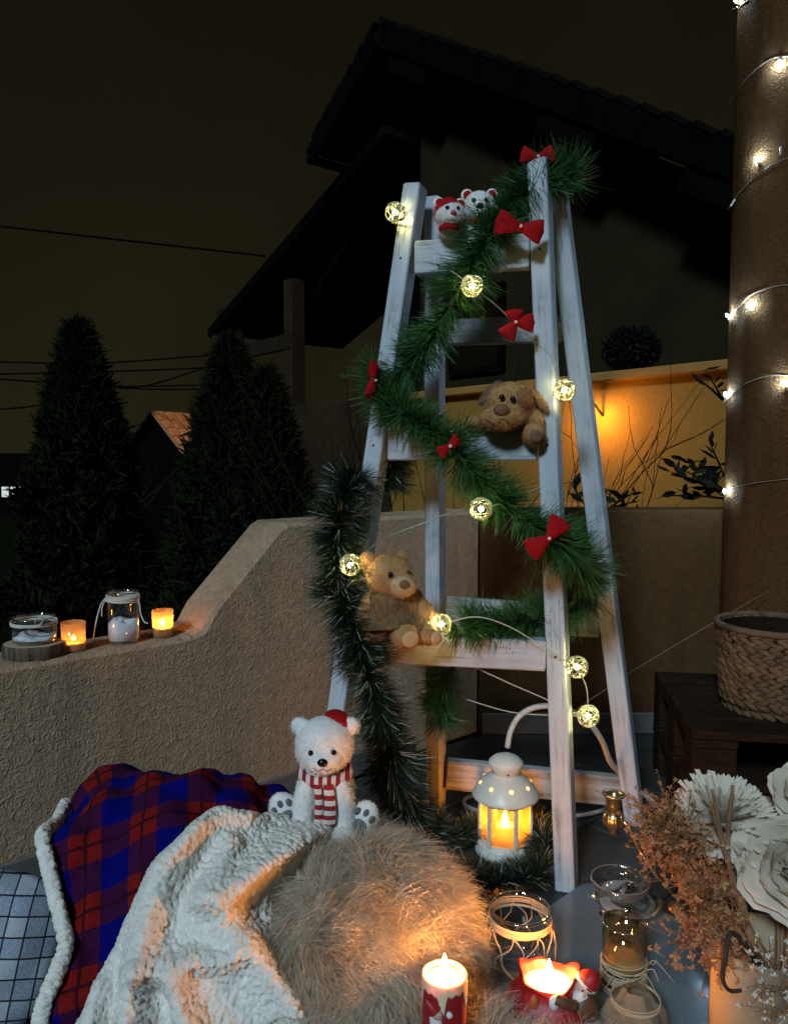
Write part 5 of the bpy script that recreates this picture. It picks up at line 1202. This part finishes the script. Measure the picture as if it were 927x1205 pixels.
rose(at(930, 1022, .99), .062, 'full cream paper rose beside the vase mouth', (-.25, -.9, .30))
rose(at(900, 968, 1.09), .036, 'half-opened cream paper rose between the carnation and the big rose', (-.2, -.4, .9))
rose(at(940, 935, 1.06), .036, 'small cream paper rose above the full rose', (-.1, -.7, .5))
def sprig(tip, mid, label, m_fl, n=60, name='dried_sprig', grp='dried sprigs in the vase', spread=.016, st=M['dry'], start=None, sz=.0034):
    b0 = MO + [random.uniform(-.035, .02), random.uniform(-.035, .0), -.02] if start is None else start
    P = spline([b0, mid, tip], 10); t = Thing(name, P[0], label, 'dried flower', grp); ms = MB(); ms.tube(P, np.linspace(.0016, .0007, len(P)), 5); mf = MB()
    for k in range(n):
        u = random.uniform(.42, 1.) ** .8; p = P[int(u * (len(P) - 1))]; e = p + rng.normal(size=3) * spread * np.array([1, .8, 1.]) + (P[-1] - P[0]) * .02; ms.tube([p, lerp(p, e, .55) + [0, 0, .002], e], .0005, 3)
        s_ = sz * random.uniform(.7, 1.3); Fm = frame(rng.normal(size=3))
        for a in range(4):
            d = Fm[:, 0] * math.cos(a * 1.57) + Fm[:, 1] * math.sin(a * 1.57); sd2 = Fm[:, 0] * -math.sin(a * 1.57) + Fm[:, 1] * math.cos(a * 1.57)
            mf.add([e, e + d * s_ * .6 + sd2 * s_ * .4 + Fm[:, 2] * s_ * .3, e + d * s_ * 1.15 + Fm[:, 2] * s_ * .55, e + d * s_ * .6 - sd2 * s_ * .4 + Fm[:, 2] * s_ * .3], [(0, 1, 2, 3)])
    t.part('stalk', ms, st, kind='stuff'); t.part('blossoms', mf, m_fl, smooth=False, kind='stuff')
for (tx, ty, mx, my) in ((752, 950, 815, 1015), (758, 985, 818, 1030), (764, 1003, 825, 1035), (778, 942, 825, 1000), (786, 966, 830, 1020), (800, 985, 838, 1030), (812, 962, 845, 1020), (796, 1008, 840, 1040), (776, 1000, 820, 1045), (826, 985, 850, 1030), (770, 968, 815, 1025), (838, 1000, 858, 1045)):
    sprig(at(tx, ty, random.uniform(.98, 1.10)), at(mx, my, random.uniform(.97, 1.06)), 'russet dried sprig with tiny blossoms fanning out of the vase', M['dry_fl'], 100, sz=.0040)
for (tx, ty, mx, my) in ((800, 1035, 845, 1060), (808, 1082, 850, 1075), (798, 1112, 845, 1095), (830, 1118, 860, 1092), (850, 1135, 868, 1100), (822, 1060, 852, 1070)):
    sprig(at(tx, ty, random.uniform(.90, .95)), at(mx, my, .95), 'short tan dried sprig drooping over the vase rim', M['dry_fl'], 70, grp='drooping dried sprigs', sz=.0052, spread=.016)
for (tx, ty, mx, my) in ((900, 1120, 925, 1140), (898, 1160, 922, 1165), (905, 1195, 930, 1185)):
    sprig(at(tx, ty, .86), at(mx, my, .86), 'sprig of tiny pale blossoms hanging in front of the vase', M['white_fl'], 26, grp='pale sprigs', start=at(950, 1120, .90), sz=.004)
P = spline([MO + [-.03, -.06, .03], at(862, 1098, .915), at(853, 1130, .90), at(850, 1152, .895), at(858, 1166, .895), at(872, 1166, .895)], 8)
single('curled_twig', MB().tube(P, np.linspace(.0034, .0022, len(P)), 7), M['dry_dark'], 'dark twig with a hooked end hanging over the vase rim', 'twig', base=P[0])
for (tx, ty) in ((838, 930), (862, 925), (836, 945)):
    P = spline([MO + [-.01, -.02, 0], at(858, 1020, 1.0), at(tx, ty, .985)], 8); single('thick_dried_stalk', MB().tube(P, np.linspace(.0042, .0022, len(P)), 6), M['dry'], 'thick brown stalk rising in front of the carnation', 'stalk', 'thick stalks', base=P[0])

# ================================================================== PALLET BENCH AND BASKET
pa = R(-9); PBc = np.array([1.19, 1.94, 0]); PRm = rotz(pa); Pp = lambda x, y, z: PBc + PRm @ np.array([x, y, z])
for lv in range(2):
    t = Thing('wooden_pallet', PBc + [0, 0, lv * .144], ['dark wooden pallet on the floor at the bottom of the bench', 'dark wooden pallet on top, carrying the wicker basket'][lv], 'pallet', 'stacked pallets'); z0 = lv * .144
    for k in range(5): t.part('deck_board', MB().box(Pp(0, -.21 + k * .105, z0 + .132), (.92, .092, .020), PRm, .002), M['pallet'], smooth=False)
    for x in (-.41, 0, .41):
        t.part('cross_board', MB().box(Pp(x, 0, z0 + .112), (.10, .52, .018), PRm, .002), M['pallet'], smooth=False)
        for y in (-.21, 0, .21): t.part('block', MB().box(Pp(x, y, z0 + .062), (.10, .09, .080), PRm, .003), M['pallet'], smooth=False)
    for y in (-.21, 0, .21): t.part('bottom_board', MB().box(Pp(0, y, z0 + .011), (.92, .092, .020), PRm, .002), M['pallet'], smooth=False)
bk = np.array([at(846, 790, 1.93)[0] + .138, 1.93, .287]); BH = at(846, 737, 1.93)[2] - .287; bt = Thing('wicker_basket', bk, 'braided water-hyacinth basket standing on the dark pallets', 'basket')
rowsN = 9
for k in range(rowsN):
    z_ = BH * (k + .5) / rowsN; r_ = .120 + .014 * (k / rowsN) + (.0 if k else -.006); m = MB(); cnt = 27
    for j in range(cnt):
        a = 2 * math.pi * (j + .5 * (k % 2) + random.uniform(-.08, .08)) / cnt
        for s_ in (-1, 1):
            p = bk + np.array([math.cos(a) * r_, math.sin(a) * r_, z_ + s_ * BH / rowsN * .24]); Fm = rotz(a) @ rotx(R(26 * s_ + random.uniform(-6, 6)))
            m.ell(p, (.0075 * random.uniform(.85, 1.2), .0215 * random.uniform(.9, 1.1), .0088 * random.uniform(.85, 1.15)), Fm, 8, 6)
    bt.part('braid_row', m, M['wicker'])
bt.part('rim', MB().tube(np.array([bk + [math.cos(a) * .136, math.sin(a) * .136, BH + .004 + .002 * math.sin(a * 40)] for a in np.arange(80) * 2 * math.pi / 80]), .0085, 8, True), M['wicker'])
bt.part('lining', MB().lathe([(0, .004), (.110, .004), (.117, BH * .5), (.124, BH)], 40, bk), M['pallet'])
P = [at(668, 842, 1.95), at(740, 792, 2.05), at(832, 737, 2.15), at(905, 695, 2.2)]
single('thin_cord', MB().tube(P, .0013, 5), M['cable_brown'], 'thin taut cord running from the ladder towards the column', 'cord', base=P[0])
